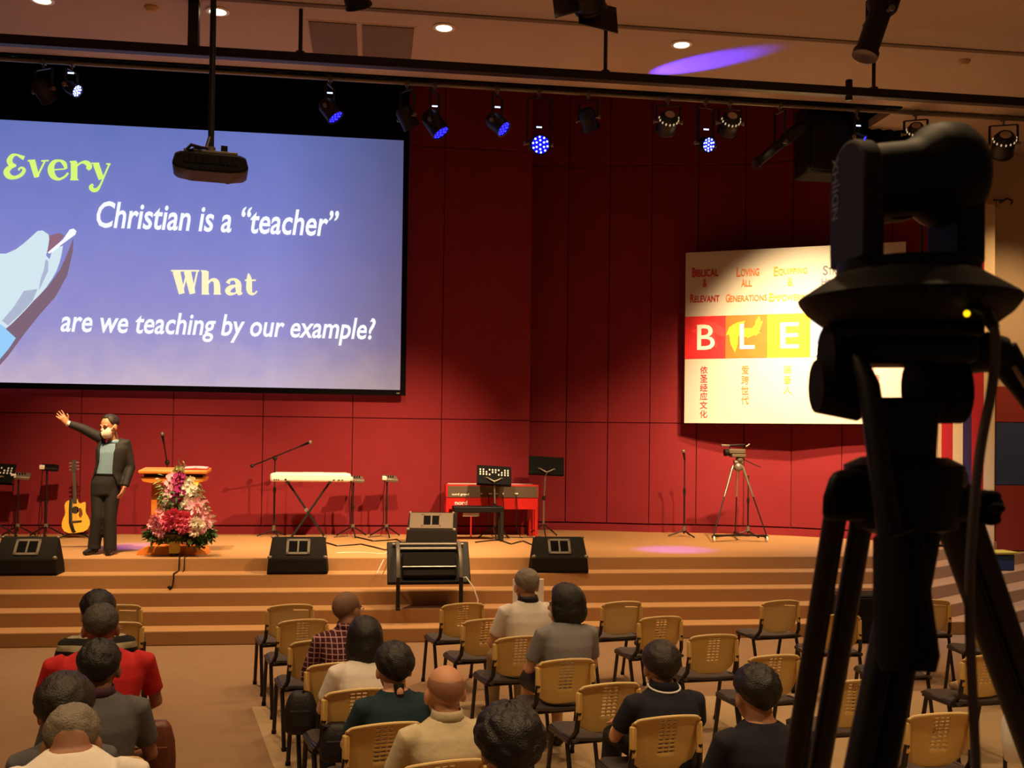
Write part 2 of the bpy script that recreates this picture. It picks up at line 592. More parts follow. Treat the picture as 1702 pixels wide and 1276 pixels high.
def facet(mb, p, q, z0, z1, t, fwd=0.0, ext=0.0):
    d = (q - p).normalized()
    p, q = p - d * ext, q + d * ext
    n = V((d.y, -d.x, 0))
    a, b = p + n * fwd, q + n * fwd
    c, e = b - n * t, a - n * t
    vs_ = [V((u.x, u.y, z)) for z in (z0, z1) for u in (a, b, c, e)]
    return mb.add(vs_, [(3, 2, 1, 0), (4, 5, 6, 7), (0, 1, 5, 4), (1, 2, 6, 5), (2, 3, 7, 6), (3, 0, 4, 7)])


mb = MB()
for i in range(len(WP) - 1):
    facet(mb, WP[i], WP[i + 1], 0.0, 8.4 if i < 7 else 5.97, 0.25, -0.035, 0.04)
wside = struct(mb.build('wall_stage_right', 'red_gap', smooth=False))
mbb = MB()
for i in range(len(WP) - 1):
    d = (WP[i + 1] - WP[i]).normalized() * 0.006
    for (a, b) in ((Z1, Z2), (Z2, Z3), (Z3, 8.38)):
        if i >= 7:
            if a >= Z3:
                continue
            b = min(b, 5.97)
        m_ = MB()
        facet(m_, WP[i] + d, WP[i + 1] - d, a + 0.006, b - 0.006, 0.034)
        m_.build('panel', 'red_panel', wside, smooth=False, bevel=0.004)
    facet(mbb, WP[i], WP[i + 1], HST, Z1 - 0.015, 0.03, 0.015)
struct(mbb.build('baseboard_right', 'red_panel', smooth=False))

# painted stripes at the stage end, then the beige right wall with fabric panels
yS = at(1610, 880, depth=15.45).y
stripes = [(1566, 1583, 'red_paint'), (1583, 1600, 'cream_paint'), (1600, 1614, 'navy_paint'), (1614, 1634, 'red_paint'), (1634, 1652, 'cream_paint')]
pil = struct(box2('trim_6', (at(1560, 760, y=yS).x, yS + 0.02, 0), (at(1652, 760, y=yS).x, yS + 0.4, 5.97), 'cream_paint'))
for a, b, m_ in stripes:
    box2('stripe_panel', (at(a, 760, y=yS).x, yS - 0.01, HST * 0.0 + 0.02), (at(b, 760, y=yS).x - 0.004, yS + 0.03, 5.96), m_, pil)
YR = yS + 0.45
wr = struct(box2('wall_right', (at(1570, 300, y=YR).x, YR, 0), (16, YR + 0.2, CEIL + 0.02), 'beige_wall'))
box2('upper_wall', (at(1492, 300, y=YR).x, YR, 5.97), (at(1570, 300, y=YR).x, YR + 0.2, CEIL + 0.02), 'beige_wall', wr)
x0 = at(1653, 760, y=YR).x
zr = [at(1680, p, y=YR).z for p in (915, 806, 702, 642)]
for j in range(3):
    for i in range(3):
        box2('fabric_panel', (x0 + i * 1.2 + 0.005, YR - 0.035, zr[j] + 0.005), (x0 + i * 1.2 + 1.195, YR + 0.005, zr[j + 1] - 0.005), ('rust_fabric', 'blue_fabric', 'rust_fabric')[j], wr, bevel=0.006)


# ------------------------------------------------------------------ ceiling fittings
def downlight(px, py, label):
    p = at(px, py, z=CEIL)
    t = thing('ceiling_downlight', label, 'light', (p.x, p.y, CEIL), 0, 'round ceiling downlights')
    MB().lathe([(0.085, -0.004), (0.125, -0.004), (0.125, -0.012), (0.1, -0.02), (0.085, -0.012)], 28).build('trim_ring', 'white_plastic', t)
    MB().lathe([(0.0, -0.006), (0.095, -0.006), (0.09, -0.014), (0.0, -0.018)], 24).build('bulb_glass', 'glow_warm', t)


downlight(70, -1, 'glowing round downlight at the top left, left of the black post')
downlight(362, 18, 'glowing round downlight behind the projector pole')
downlight(738, 45, 'glowing round downlight right of the ceiling hatch')
downlight(1133, 73, 'glowing round downlight left of the blue light streak')
for px, py, lb in ((1602, 101, 'small round ceiling detector at the right beyond the hanging profile light'), (252, 12, 'small ceiling detector between the two left downlights')):
    p = at(px, py, z=CEIL)
    t = thing('smoke_detector', lb, 'detector', (p.x, p.y, CEIL))
    MB().lathe([(0.0, -0.05), (0.04, -0.05), (0.06, -0.03), (0.075, -0.012), (0.075, 0)], 20).build('sensor_body', 'beige_wall', t)

# front lighting beam on rods, and the thinner rear bar
bp = at(500, 97, depth=11.05)
beam = thing('lighting_beam', 'thick black lighting beam hung on rods below the ceiling', 'beam', (0, bp.y, bp.z))
MB().box((1.5, 0, 0), (22, 0.11, 0.10)).build('beam_pipe', 'black_steel', beam, bevel=0.01)
for px, top in ((499, 15), (1006, 55), (1452, 90)):
    x = at(px, 97 + (px - 500) * 0.066, y=bp.y).x
    MB().cyl((x, 0, CEIL - bp.z), (x, 0, -0.02), 0.022).cyl((x, 0, 0.07), (x, 0, 0.0), 0.05).build('hanger_rod', 'black_steel', beam)
x = at(323, 40, y=bp.y).x
MB().box((x, -0.02, (CEIL - bp.z) / 2), (0.11, 0.11, CEIL - bp.z)).build('post', 'black_steel', beam, bevel=0.008)
x = at(1411, 150, y=bp.y).x
MB().cyl((x, 0, -0.1), (x, 0, 0.14), 0.04).build('clamp', 'black_steel', beam)
rp = at(700, 139, depth=13.2)
RBY, RBZ = rp.y, rp.z
bar = thing('lighting_bar', 'thin dark lighting bar carrying the row of stage lights', 'bar', (0, RBY, RBZ))
MB().cyl((-9, 0, 0), (9.4, 0, 0), 0.03).build('bar_tube', 'grey_metal', bar)
for i in range(12):
    MB().cyl((-8 + i * 1.5, 0, 0), (-8 + i * 1.5, 0, 8.4 - RBZ if -8 + i * 1.5 < XR - 0.2 else 0.05), 0.012).build('drop_wire', 'black_steel', bar)
mb = MB()
pts = []
for i in range(60):
    x = -8.5 + i * 0.28
    pts.append((x, 0.03, 0.05 + 0.035 * math.sin(i * 1.7) + 0.03 * math.sin(i * 0.6)))
mb.tube(pts, 0.014, 6)
mb.build('cable', 'black_plastic', bar)


def fixture(px, py, kind, label, yaw=0.0, pitch=0.5, y=None, r=0.11, L=0.28, name='stage_light', hang=True, group='stage lights on the rear bar'):
    """can whose axis (local -z) points at yaw/pitch; yaw 0 = towards the hall, pitch = down from level"""
    p = at(px, py, y=y or RBY)
    t = thing(name, label, 'stage light', tuple(p), 0, group)
    ax = V((math.sin(yaw) * math.cos(pitch), -math.cos(yaw) * math.cos(pitch), -math.sin(pitch)))
    side = ax.cross(V((0, 0, 1))).normalized()
    F = frame((0, 0, 0), side, -ax)          # lens end at local -z
    prof = [(0.0, L / 2), (r * 0.7, L / 2 - 0.005), (r * 0.98, L / 2 - 0.06), (r, 0), (r, -L / 2 + 0.03), (r * 1.06, -L / 2 + 0.02), (r * 1.06, -L / 2), (r * 0.93, -L / 2), (r * 0.9, -L / 2 + 0.03), (0, -L / 2 + 0.04)]
    if kind == 'tube':
        prof = [(0.0, L / 2), (r * 0.6, L / 2), (r, L / 2 - 0.1), (r, L * 0.12), (r * 0.72, L * 0.05), (r * 0.72, -L / 2 + 0.06), (r * 0.84, -L / 2 + 0.05), (r * 0.84, -L / 2), (r * 0.7, -L / 2), (0, -L / 2 + 0.02)]
    can = MB().lathe(prof, 24, F).build('can', 'black_steel', t)
    top = (RBZ - p.z) if hang else 0.3
    w_ = r + 0.03
    pts = [side * w_ + V((0, 0, 0)), side * w_ + V((0, 0, max(top - 0.1, r * 1.2))), -side * w_ + V((0, 0, max(top - 0.1, r * 1.2))), -side * w_]
    yk = MB().bar(pts[0], pts[1], 0.03, 0.012).bar(pts[1], pts[2], 0.03, 0.012).bar(pts[2], pts[3], 0.03, 0.012).build('yoke', 'black_steel', t, smooth=False)
    for sgn in (1, -1):
        k = MB()
        k.cyl(side * sgn * r * 0.98, side * sgn * (w_ + 0.025), 0.014)
        k.cyl(side * sgn * (w_ + 0.02), side * sgn * (w_ + 0.04), 0.026)
        k.build('knob', 'grey_metal', yk)
    if not hang:
        MB().cyl((0, 0, 0.28), (0, 0, CEIL - p.z), 0.018).build('hanger', 'black_steel', t)
    if hang:
        MB().cyl((0, 0, max(top - 0.1, r * 1.2)), (0, 0, top), 0.014).box((0, 0, top), (0.05, 0.07, 0.08)).build('clamp', 'grey_metal', t)
    if kind in ('led', 'led_side'):
        MB().lathe([(0, -L / 2 + 0.032), (r * 0.9, -L / 2 + 0.026), (r * 0.9, -L / 2 + 0.018), (0, -L / 2 + 0.022)], 20, F).build('lens', 'glow_blue', can)
        d = MB()
        for (rr, n) in ((0.0, 1), (0.45, 6), (0.78, 10)):
            for j in range(n):
                a = 2 * PI * j / n + rr
                d.ell((rr * r * math.cos(a), rr * r * math.sin(a), -L / 2 + 0.018), (0.014, 0.014, 0.006), 8, 5, F)
        d.build('led', 'glow_led' if kind == 'led' else 'glow_violet', can, stuff=True)
        MB().box((0, 0, 0), (0.07, 0.008, 0.016)).build('display', 'glow_led', t).location = V((0, -0.04, r + 0.09))
    if kind == 'par':
        d = MB()
        for j in range(9):
            a = PI * (0.98 + 1.04 * j / 8)
            q = F.to_3x3() @ V((0, 0, 0))
            d.ell((r * 1.0 * math.cos(a), -r * 1.0 * math.sin(a) * -1, L / 2 - 0.07), (0.012, 0.012, 0.02), 8, 5, F)
        d.build('vent', 'glow_dim', can, stuff=True)
        MB().lathe([(0.0, L / 2 + 0.004), (r * 0.5, L / 2 + 0.001), (r * 0.5, L / 2 - 0.01), (0, L / 2 - 0.01)], 18, F).build('rear_cap', 'chrome', can)
    return t, F


fixture(72, 150, 'plain', 'black can light at far left of the bar above the screen', 2.6, 0.7)
fixture(119, 146, 'led', 'small blue-lit can light second from the left above the screen', 1.2, 0.5, r=0.08, L=0.2)
fixture(548, 182, 'led_side', 'tilted can light with a blue side glow above the screen right half', 1.25, 0.9)
fixture(722, 205, 'led_side', 'blue glowing can light just right of the screen corner', 1.15, 0.95, r=0.12, L=0.34)
fixture(676, 195, 'plain', 'dark unlit can light beside the screen top right corner', 2.2, 0.9)
fixture(826, 205, 'led_side', 'blue-lit can light with a lit display between two neighbours over the wall corner', 1.0, 0.7)
fixture(895, 240, 'led', 'lowest can light whose round blue LED face looks at the hall', 0.05, 0.3, r=0.125)
fixture(978, 198, 'plain', 'dark can light with long yoke right of the blue LED face', 2.4, 0.9)
fixture(1110, 203, 'par', 'round can light ringed with glowing vents, left of the pair', 3.1, 0.5, r=0.13)
fixture(1172, 240, 'led', 'small blue LED light between the two vent-ringed cans', 0.3, 0.3, r=0.10, L=0.2)
fixture(1213, 205, 'par', 'round can light ringed with glowing vents, right of the pair', 3.1, 0.5, r=0.125)
fixture(1424, 232, 'led_side', 'blue-lit can light just above the left arm of the filming camera', 0.9, 0.4, r=0.09, L=0.22)
fixture(1522, 222, 'par', 'can light with bright rear cap above the filming camera', 2.7, 0.6, r=0.12)
fixture(1668, 240, 'par', 'can light with bright rear and square yoke at far right of the bar', 2.75, 0.6, r=0.15, L=0.34)
# long profile spot pointing down-left
p = at(1296, 238, y=RBY)
fixture(1296, 240, 'tube', 'long profile spotlight slanting down left beside the black hung speaker', -1.35, 0.68, r=0.085, L=1.0, name='profile_spotlight')
# lights standing near on the front beam
fixture(1460, 28, 'tube', 'long black profile light hanging at top right above the front beam', -1.45, 1.22, y=8.4, r=0.135, L=0.78, name='profile_spotlight', hang=False, group='lights near the front beam')
t, F = fixture(978, -8, 'par', 'black spotlight with open barn doors at the top edge', 2.7, 0.7, y=9.6, r=0.15, L=0.3, name='barndoor_light', hang=False, group='lights near the front beam')
for (dx, dz, rx, wd) in ((-0.2, -0.05, 0.5, 0.24), (0.12, -0.14, 0.3, 0.42)):
    MB().box((dx, 0.12, dz), (wd, 0.012, 0.3), rot3('X', -rx) @ rot3('Z', dx * 2)).build('barn_door', 'black_steel', t, smooth=False)
MB().ell((0.0, -0.1, 0.02), (0.05, 0.03, 0.05)).build('lamp_glow', 'glow_dim', t)
fixture(590, -14, 'led', 'black can light with a blue rim cut by the top edge', 2.7, 0.9, y=9.4, r=0.12, hang=False, group='lights near the front beam')

# hung black loudspeaker and black drape at the right end of the bar
p = at(1366, 238, y=RBY + 0.5)
t = thing('hung_loudspeaker', 'big black loudspeaker hung from the loft right of the slanting profile light', 'loudspeaker', tuple(p))
MB().box((0, 0, 0), (0.62, 0.5, 0.98)).build('cabinet', 'black_matte', t, bevel=0.03)
MB().box((0, -0.26, 0), (0.54, 0.03, 0.9)).build('grille', 'black_plastic', t, bevel=0.01)
for s in (-0.25, 0.25):
    MB().cyl((s, 0, 0.48), (s, 0, 8.4 - p.z), 0.012).build('suspension_wire', 'black_steel', t)
a, b_ = at(1335, 160, y=RBY + 0.9), at(1510, 250, y=RBY + 0.9)
t = thing('black_drape', 'short black drape hung behind the speaker at the right end of the loft', 'curtain', ((a.x + b_.x) / 2, RBY + 0.9, b_.z))
rings = [[], []]
n = 40
for i in range(n + 1):
    x = (i / n - 0.5) * (b_.x - a.x)
    rings[0].append((x, 0.04 * math.sin(i * 1.5), 0))
    rings[1].append((x, 0.03 * math.sin(i * 1.5), 8.35 - b_.z))
mb = MB()
mb.add(rings[0] + rings[1], [(i, i + 1, n + 2 + i, n + 1 + i) for i in range(n)])
o = mb.build('fabric', 'black_void', t)
o.modifiers.new('s', 'SOLIDIFY').thickness = 0.01

# ------------------------------------------------------------------ projection screen
YSC = 15.86


def sp(px, py, dy=0.0):
    q = at(px, py, y=YSC - dy)
    return q


q0, q1 = sp(669, 233), sp(667, 648)
zt, zb = q0.z, q1.z
xr = (q0.x + q1.x) / 2
xl = xr - (zt - zb) * 16 / 9
scr = thing('projection_screen', 'large projection screen showing a blue slide with a chalk-holding hand', 'screen', ((xl + xr) / 2, YSC, zb))
# slide background: a projected blue-violet gradient with cloudy texture
sm = bpy.data.materials.new('projected_slide')
sm.use_nodes = True
nt = sm.node_tree
bs = nt.nodes['Principled BSDF']
tc = nt.nodes.new('ShaderNodeTexCoord')
sep = nt.nodes.new('ShaderNodeSeparateXYZ')
nt.links.new(tc.outputs['Generated'], sep.inputs[0])
nz = nt.nodes.new('ShaderNodeTexNoise')
nz.inputs['Scale'].default_value = 2.6
nz.inputs['Detail'].default_value = 5
nt.links.new(tc.outputs['Object'], nz.inputs['Vector'])
ad = nt.nodes.new('ShaderNodeMath')
ad.operation = 'MULTIPLY_ADD'
nt.links.new(nz.outputs['Fac'], ad.inputs[0])
ad.inputs[1].default_value = 0.22
nt.links.new(sep.outputs['Z'], ad.inputs[2])
sb = nt.nodes.new('ShaderNodeMath')
sb.operation = 'SUBTRACT'
nt.links.new(ad.outputs[0], sb.inputs[0])
sb.inputs[1].default_value = 0.11
cr = nt.nodes.new('ShaderNodeValToRGB')
cr.color_ramp.elements[0].position = 0.0
cr.color_ramp.elements[0].color = (*lin((178, 162, 184)), 1)
cr.color_ramp.elements[1].position = 1.0
cr.color_ramp.elements[1].color = (*lin((92, 106, 172)), 1)
e = cr.color_ramp.elements.new(0.22)
e.color = (*lin((140, 134, 190)), 1)
e = cr.color_ramp.elements.new(0.6)
e.color = (*lin((115, 119, 188)), 1)
nt.links.new(sb.outputs[0], cr.inputs[0])
# darker violet towards the right, browner at lower left (part of the slide picture)
cr2 = nt.nodes.new('ShaderNodeValToRGB')
cr2.color_ramp.elements[0].position = 0.72
cr2.color_ramp.elements[0].color = (1, 1, 1, 1)
cr2.color_ramp.elements[1].position = 1.0
cr2.color_ramp.elements[1].color = (0.58, 0.50, 0.42, 1)
nt.links.new(sep.outputs['X'], cr2.inputs[0])
mu = nt.nodes.new('ShaderNodeMix')
mu.data_type = 'RGBA'
mu.blend_type = 'MULTIPLY'
mu.inputs[0].default_value = 1
nt.links.new(cr.outputs[0], mu.inputs[6])
nt.links.new(cr2.outputs[0], mu.inputs[7])
bs.inputs['Base Color'].default_value = (0.05, 0.05, 0.05, 1)
bs.inputs['Roughness'].default_value = 0.9
nt.links.new(mu.outputs[2], bs.inputs['Emission Color'])
bs.inputs['Emission Strength'].default_value = 1.2
W2, H2 = (xr - xl) / 2, zt - zb
MB().box((0, 0.02, H2 / 2), (W2 * 2, 0.02, H2)).build('screen_surface', sm, scr, smooth=False)
fr = MB()
bw = 0.085
fr.box((0, 0.03, -bw / 2), (W2 * 2 + 2 * bw, 0.05, bw)).box((W2 + bw / 2, 0.03, H2 / 2), (bw, 0.05, H2)).box((-W2 - bw / 2, 0.03, H2 / 2), (bw, 0.05, H2)).box((0, 0.03, H2 + 0.12), (W2 * 2 + 2 * bw, 0.05, 0.24))
fr.build('frame', 'black_void', scr, smooth=False)
MB().box((0, 0.04, H2 + 0.24 + 0.55), (W2 * 2 + 2 * bw, 0.03, 1.1)).build('black_drop', 'black_void', scr, smooth=False)
MB().box((W2 - 0.03, 0.003, -0.05), (0.05, 0.006, 0.018)).build('maker_badge', 'grey_metal', scr, smooth=False)


def emat(name, rgb, s=1.0):
    return mat(name, rgb, emit=s, var=0, rough=0.9)


E_white = emat('slide_white', (246, 250, 255), 1.0)
E_green = emat('slide_green', (214, 246, 122), 1.0)
E_cream = emat('slide_cream', (254, 246, 196), 1.0)
E_hand = emat('slide_hand_white', (214, 236, 246), 0.95)
E_hand2 = emat('slide_hand_shade', (176, 186, 214), 0.95)
E_hand3 = emat('slide_hand_pink', (150, 110, 132), 0.9)
E_sleeve = emat('slide_sleeve_blue', (150, 206, 250), 1.0)
E_brown = emat('slide_shadow_brown', (138, 112, 132), 0.8)
E_shadow = emat('slide_letter_shadow', (70, 84, 150), 0.8)


def slide_poly(name, pix, m, dy):
    mb = MB()
    n = len(pix)
    mb.add([sp(a, b, dy) for a, b in pix], [tuple(range(n))])
    return mb.build(name, m, scr, smooth=False, world=True)


def C7(x, y):
    return (x / 3.0375, y / 3.0375 + 220)


# the hand on the slide
slide_poly('slide_hand_shadow', [C7(*p) for p in ((20, 985), (90, 930), (170, 850), (240, 780), (305, 690), (345, 600), (372, 530), (368, 600), (340, 720), (280, 830), (200, 920), (120, 1020), (40, 1130), (-60, 1240), (-60, 1150), (70, 1040))], E_brown, 0.004)
slide_poly('slide_hand', [C7(*p) for p in ((-80, 610), (30, 612), (80, 590), (120, 560), (165, 520), (190, 497), (215, 495), (245, 515), (250, 545), (242, 590), (232, 620), (250, 640), (262, 600), (290, 578), (318, 572), (312, 610), (300, 660), (285, 700), (262, 740), (235, 780), (205, 815), (170, 850), (120, 905), (60, 965), (30, 990), (-80, 900))], E_hand, 0.008)
slide_poly('slide_finger_crease', [C7(*p) for p in ((250, 520), (300, 508), (325, 520), (300, 556), (262, 590), (236, 612), (246, 560))], E_hand3, 0.011)
slide_poly('slide_finger_crease', [C7(*p) for p in ((230, 640), (245, 650), (243, 700), (215, 760), (195, 800), (205, 740), (222, 690))], E_hand2, 0.011)
slide_poly('slide_palm_shade', [C7(*p) for p in ((120, 800), (190, 790), (165, 850), (110, 910), (40, 975), (10, 950), (70, 880))], E_hand2, 0.0105)
slide_poly('slide_chalk', [C7(*p) for p in ((240, 606), (318, 540), (352, 490), (372, 485), (386, 498), (380, 516), (330, 552), (250, 612))], E_white, 0.014)
slide_poly('slide_sleeve', [C7(*p) for p in ((-80, 900), (0, 965), (80, 1038), (45, 1090), (-5, 1150), (-80, 1200))], E_sleeve, 0.012)
# lettering drawn with a broad pen
every = [[(122, 130, 20), (104, 122, 14), (84, 113, 9), (62, 118, 18), (48, 142, 26), (58, 162, 22), (80, 167, 10)],
         [(82, 167, 8), (52, 176, 20), (33, 198, 28), (44, 220, 26), (72, 228, 16), (104, 216, 16), (122, 192, 16), (112, 178, 10), (97, 182, 8), (96, 192, 10)],
         [(140, 143, 8), (178, 141, 8)], [(162, 142, 28), (186, 226, 24)], [(186, 226, 9), (226, 146, 8)], [(208, 144, 7), (246, 142, 7)],
         [(256, 190, 6), (330, 184, 6)], [(334, 184, 12), (324, 156, 20), (300, 142, 10), (270, 152, 20), (257, 186, 30), (268, 220, 26), (296, 236, 12), (326, 224, 10), (344, 204, 10)],
         [(352, 148, 7), (385, 146, 7)], [(374, 148, 30), (374, 236, 30)], [(354, 238, 7), (396, 238, 7)], [(386, 170, 8), (412, 152, 10), (438, 154, 22), (452, 172, 24), (440, 186, 18)],
         [(462, 156, 7), (500, 156, 7)], [(484, 158, 28), (512, 236, 26)], [(552, 160, 8), (530, 210, 8), (508, 262, 9), (490, 288, 16), (470, 290, 20), (458, 276, 18), (470, 262, 12)], [(536, 159, 7), (558, 159, 7)]]
ribbon([[(a, b, c * 1.12) for a, b, c in st] for st in every], lambda x, y: sp(*C7(x, y), 0.012)).build('slide_word', E_green, scr, smooth=False, world=True)
what = [[(864, 698, 7), (1006, 698, 7)], [(890, 700, 34), (918, 814, 26)], [(918, 812, 8), (946, 702, 8)], [(946, 700, 32), (972, 814, 26)], [(972, 812, 8), (996, 700, 8)],
        [(1014, 698, 6), (1044, 700, 6)], [(1036, 700, 30), (1036, 816, 30)], [(1018, 815, 6), (1056, 815, 6)], [(1048, 764, 8), (1068, 744, 12), (1090, 752, 24), (1096, 780, 28), (1096, 816, 28)], [(1078, 815, 6), (1116, 815, 6)],
        [(1150, 762, 20), (1160, 746, 12), (1184, 742, 12), (1202, 760, 24), (1204, 790, 26), (1208, 812, 18), (1224, 810, 6)], [(1198, 772, 6), (1168, 780, 18), (1150, 798, 24), (1160, 814, 16), (1186, 812, 8), (1200, 800, 6)],
        [(1254, 712, 6), (1258, 740, 22), (1258, 790, 26), (1266, 812, 16), (1284, 814, 8), (1298, 800, 6)], [(1236, 746, 7), (1292, 746, 7)]]
ribbon([[(a, b, c * 1.15) for a, b, c in st] for st in what], lambda x, y: sp(*C7(x, y), 0.012)).build('slide_word', E_cream, scr, smooth=False, world=True)


def slide_text(body, pxl, pxr, pyt, pyb, m):
    a, b = sp(pxl, pyb, 0.012), sp(pxr, pyb, 0.012)
    h = sp((pxl + pxr) / 2, pyt, 0.012).z - sp((pxl + pxr) / 2, pyb, 0.012).z
    a.z = sp((pxl + pxr) / 2, pyb, 0.012).z
    return text('slide_line', body, frame(a, (1, 0, 0), (0, -1, 0)), b.x - a.x, h, m, scr, bold=0.022, shear=0.2)


slide_text('Christian is a \u201cteacher\u201d', 160, 563, 341, 386, E_white)
slide_text('are we teaching by our example?', 100, 624, 521, 569, E_white)

# ------------------------------------------------------------------ projector on its ceiling pole
p = at(350, 278, depth=7.2)
t = thing('projector', 'black projector hung on a ceiling pole in front of the screen', 'projector', tuple(p), R(9))
w_ = 0.255
prof = [(-w_, -0.03), (-w_ + 0.02, 0.045), (-w_ + 0.06, 0.06), (w_ - 0.06, 0.06), (w_ - 0.02, 0.045), (w_, -0.03), (w_ - 0.03, -0.055), (w_ * 0.5, -0.07), (-w_ * 0.5, -0.07), (-w_ + 0.03, -0.055)]
MB().prism(prof, 0.32, frame((0, -0.16, 0.0), (1, 0, 0), (0, 1, 0)) @ Matrix.Rotation(0, 4, 'Z') @ Matrix.Diagonal((1, -1, 1, 1))).build('case', 'black_plastic', t, bevel=0.012)
g = MB()
for i in range(9):
    g.box((-0.16 + 0.04 * i, -0.161, 0.01), (0.028, 0.008, 0.05))
g.build('vent_grille', 'black_matte', t, smooth=False, stuff=True)
MB().box((0, 0, 0.075), (0.36, 0.26, 0.02)).build('mount_plate', 'grey_metal', t, bevel=0.004)
MB().cyl((0, 0, 0.08), (0, 0, CEIL - p.z), 0.021).lathe([(0.09, CEIL - p.z - 0.02), (0.09, CEIL - p.z)], 20).build('pole', 'black_steel', t)
MB().cyl((0, 0, 0.08), (0, 0, 0.14), 0.032).build('pole_socket', 'grey_metal', t)
MB().box((0.09, -0.05, 0.115), (0.045, 0.045, 0.055)).build('receiver_box', 'black_plastic', t, bevel=0.004)
MB().tube([(-0.16, -0.16, 0.065), (-0.13, -0.17, 0.1), (-0.07, -0.14, 0.095), (-0.03, -0.08, 0.11), (-0.01, -0.04, 0.2)], 0.012, 6).tube([(-0.14, -0.15, 0.065), (-0.1, -0.1, 0.1), (-0.04, -0.06, 0.08), (-0.02, -0.03, 0.12)], 0.01, 6).build('cable', 'black_steel', t)
MB().cyl((0.12, 0.19, -0.01), (0.12, 0.23, -0.01), 0.045).build('lens', 'black_plastic', t)

# ------------------------------------------------------------------ wall banner
bd = WP[6] - WP[4]
bl = WP[4].copy()
BA = at(1137, 703, depth=16.60)
BB_depth = None
bdir = (WP[8] - WP[4])
bdir.z = 0
bdir.normalize()
bn = V((bdir.y, -bdir.x, 0))


def on_banner(px, py, f=0.0):
    r_ = FW + RT * ((px - 851) / FPX) + UP * ((705.3 - py) / FPX)
    t_ = (BA + bn * f - CAM).dot(bn) / r_.dot(bn)
    return CAM + r_ * t_


bz0 = BA.z
bz1 = on_banner(1138.5, 420).z
bx1 = on_banner(1505, 560)
bw_ = (V((bx1.x, bx1.y, 0)) - V((BA.x, BA.y, 0))).length
ban = thing('wall_banner', 'white printed banner with a coloured letter band on the red wall', 'banner', tuple(BA), math.atan2(bdir.y, bdir.x))
bh = bz1 - bz0
MB().box((bw_ / 2, 0.03, bh / 2), (bw_, 0.05, bh)).build('board', 'banner_paper', ban, smooth=False, bevel=0.004)


def bxz(px, py):
    q = on_banner(px, py) - BA
    return q.dot(bdir), q.z


bands = [mat('band_red', (226, 30, 40), 0.6, var=0.25, scale=4), mat('band_orange', (224, 104, 22), 0.6, var=0.3, scale=5), mat('band_yellow', (238, 206, 20), 0.6, var=0.12, scale=6), mat('band_blue', (120, 140, 190), 0.6, var=0.5, scale=5), mat('band_red_end', (206, 60, 60), 0.6, var=0.2, scale=5)]
zb0, zb1 = bxz(1150, 596)[1], bxz(1150, 526)[1]
cw = bxz(1206, 560)[0]
for i in range(5):
    MB().box((cw * i + cw / 2 if i < 4 else (cw * 4 + bw_) / 2, 0.0, (zb0 + zb1) / 2), (cw if i < 4 else bw_ - cw * 4, 0.006, zb1 - zb0)).build('colour_block', bands[i], ban, smooth=False)
BF = frame((0, 0, 0), (1, 0, 0), (0, -1, 0))
RZB = Matrix.Rotation(math.atan2(bdir.y, bdir.x), 4, 'Z')


def ban_text(body, cx, z0, wd, ht, m, bold=0.0, lift=-0.002):
    mtx = Matrix.Translation(BA) @ RZB @ frame((cx - wd / 2, lift, z0), (1, 0, 0), (0, -1, 0))
    return text('lettering', body, mtx, wd, ht, m, ban, bold=bold)


# photographs of coloured leaves and petals inside the colour blocks, as flat print
for i, (m_, col) in enumerate((('p', (238, 56, 56)), ('p', (240, 180, 36)), ('p', (196, 200, 30)), ('p', (230, 234, 244)))):
    pm2 = mat('print_shape_%d' % i, col, 0.6, var=0.1)
    mbp = MB()
    rr = random.Random(i)
    for k in range(5):
        a = rr.random() * 6.28
        cx = cw * i + cw * (0.2 + 0.6 * rr.random())
        cz = zb0 + (zb1 - zb0) * (0.2 + 0.6 * rr.random())
        l = 0.16 + 0.1 * rr.random()
        pts = []
        for (u, v_) in ((-1, 0), (-0.3, 0.3), (0.4, 0.25), (1, 0), (0.4, -0.25), (-0.3, -0.3)):
            x = cx + l * (u * math.cos(a) - v_ * math.sin(a))
            z = cz + l * (u * math.sin(a) + v_ * math.cos(a))
            pts.append((min(max(x, cw * i + 0.005), cw * (i + 1) - 0.005), -0.0045 - 0.0001 * k, min(max(z, zb0 + 0.005), zb1 - 0.005)))
        mbp.add(pts, [tuple(range(6))])
    mbp.build('printed_leaves', pm2, ban, smooth=False, stuff=True)
for i, ch in enumerate('BLESS'):
    ban_text(ch, cw * i + cw * 0.52, zb0 + (zb1 - zb0) * 0.2, cw * (0.44 if ch != 'L' else 0.36), (zb1 - zb0) * 0.6, 'print_white', 0.012, -0.0065)
cols = [mat('print_red', (196, 30, 36), 0.6, var=0), mat('print_orange', (230, 120, 50), 0.6, var=0), mat('print_olive', (170, 165, 40), 0.6, var=0), mat('print_slate', (110, 108, 136), 0.6, var=0), mat('print_rose', (210, 80, 80), 0.6, var=0)]
words = [('Biblical', '&', 'Relevant'), ('Loving', 'All', 'Generations'), ('Equipping', '&', 'Empowering'), ('Strong', 'Healthy', 'Families'), ('Growing', 'Serving', 'Giving')]
wpx = [((1150, 1194), (1168, 1175), (1147, 1196)), ((1224, 1262), (1232, 1250), (1206, 1275)), ((1286, 1342), (1309, 1318), (1278, 1349)), ((1367, 1416), (1365, 1420), (1365, 1420)), ((1448, 1489), (1448, 1489), (1446, 1492))]
rows = [(443, 461), (464, 478), (487, 503)]


def smallcap(wd):
    return wd.upper()


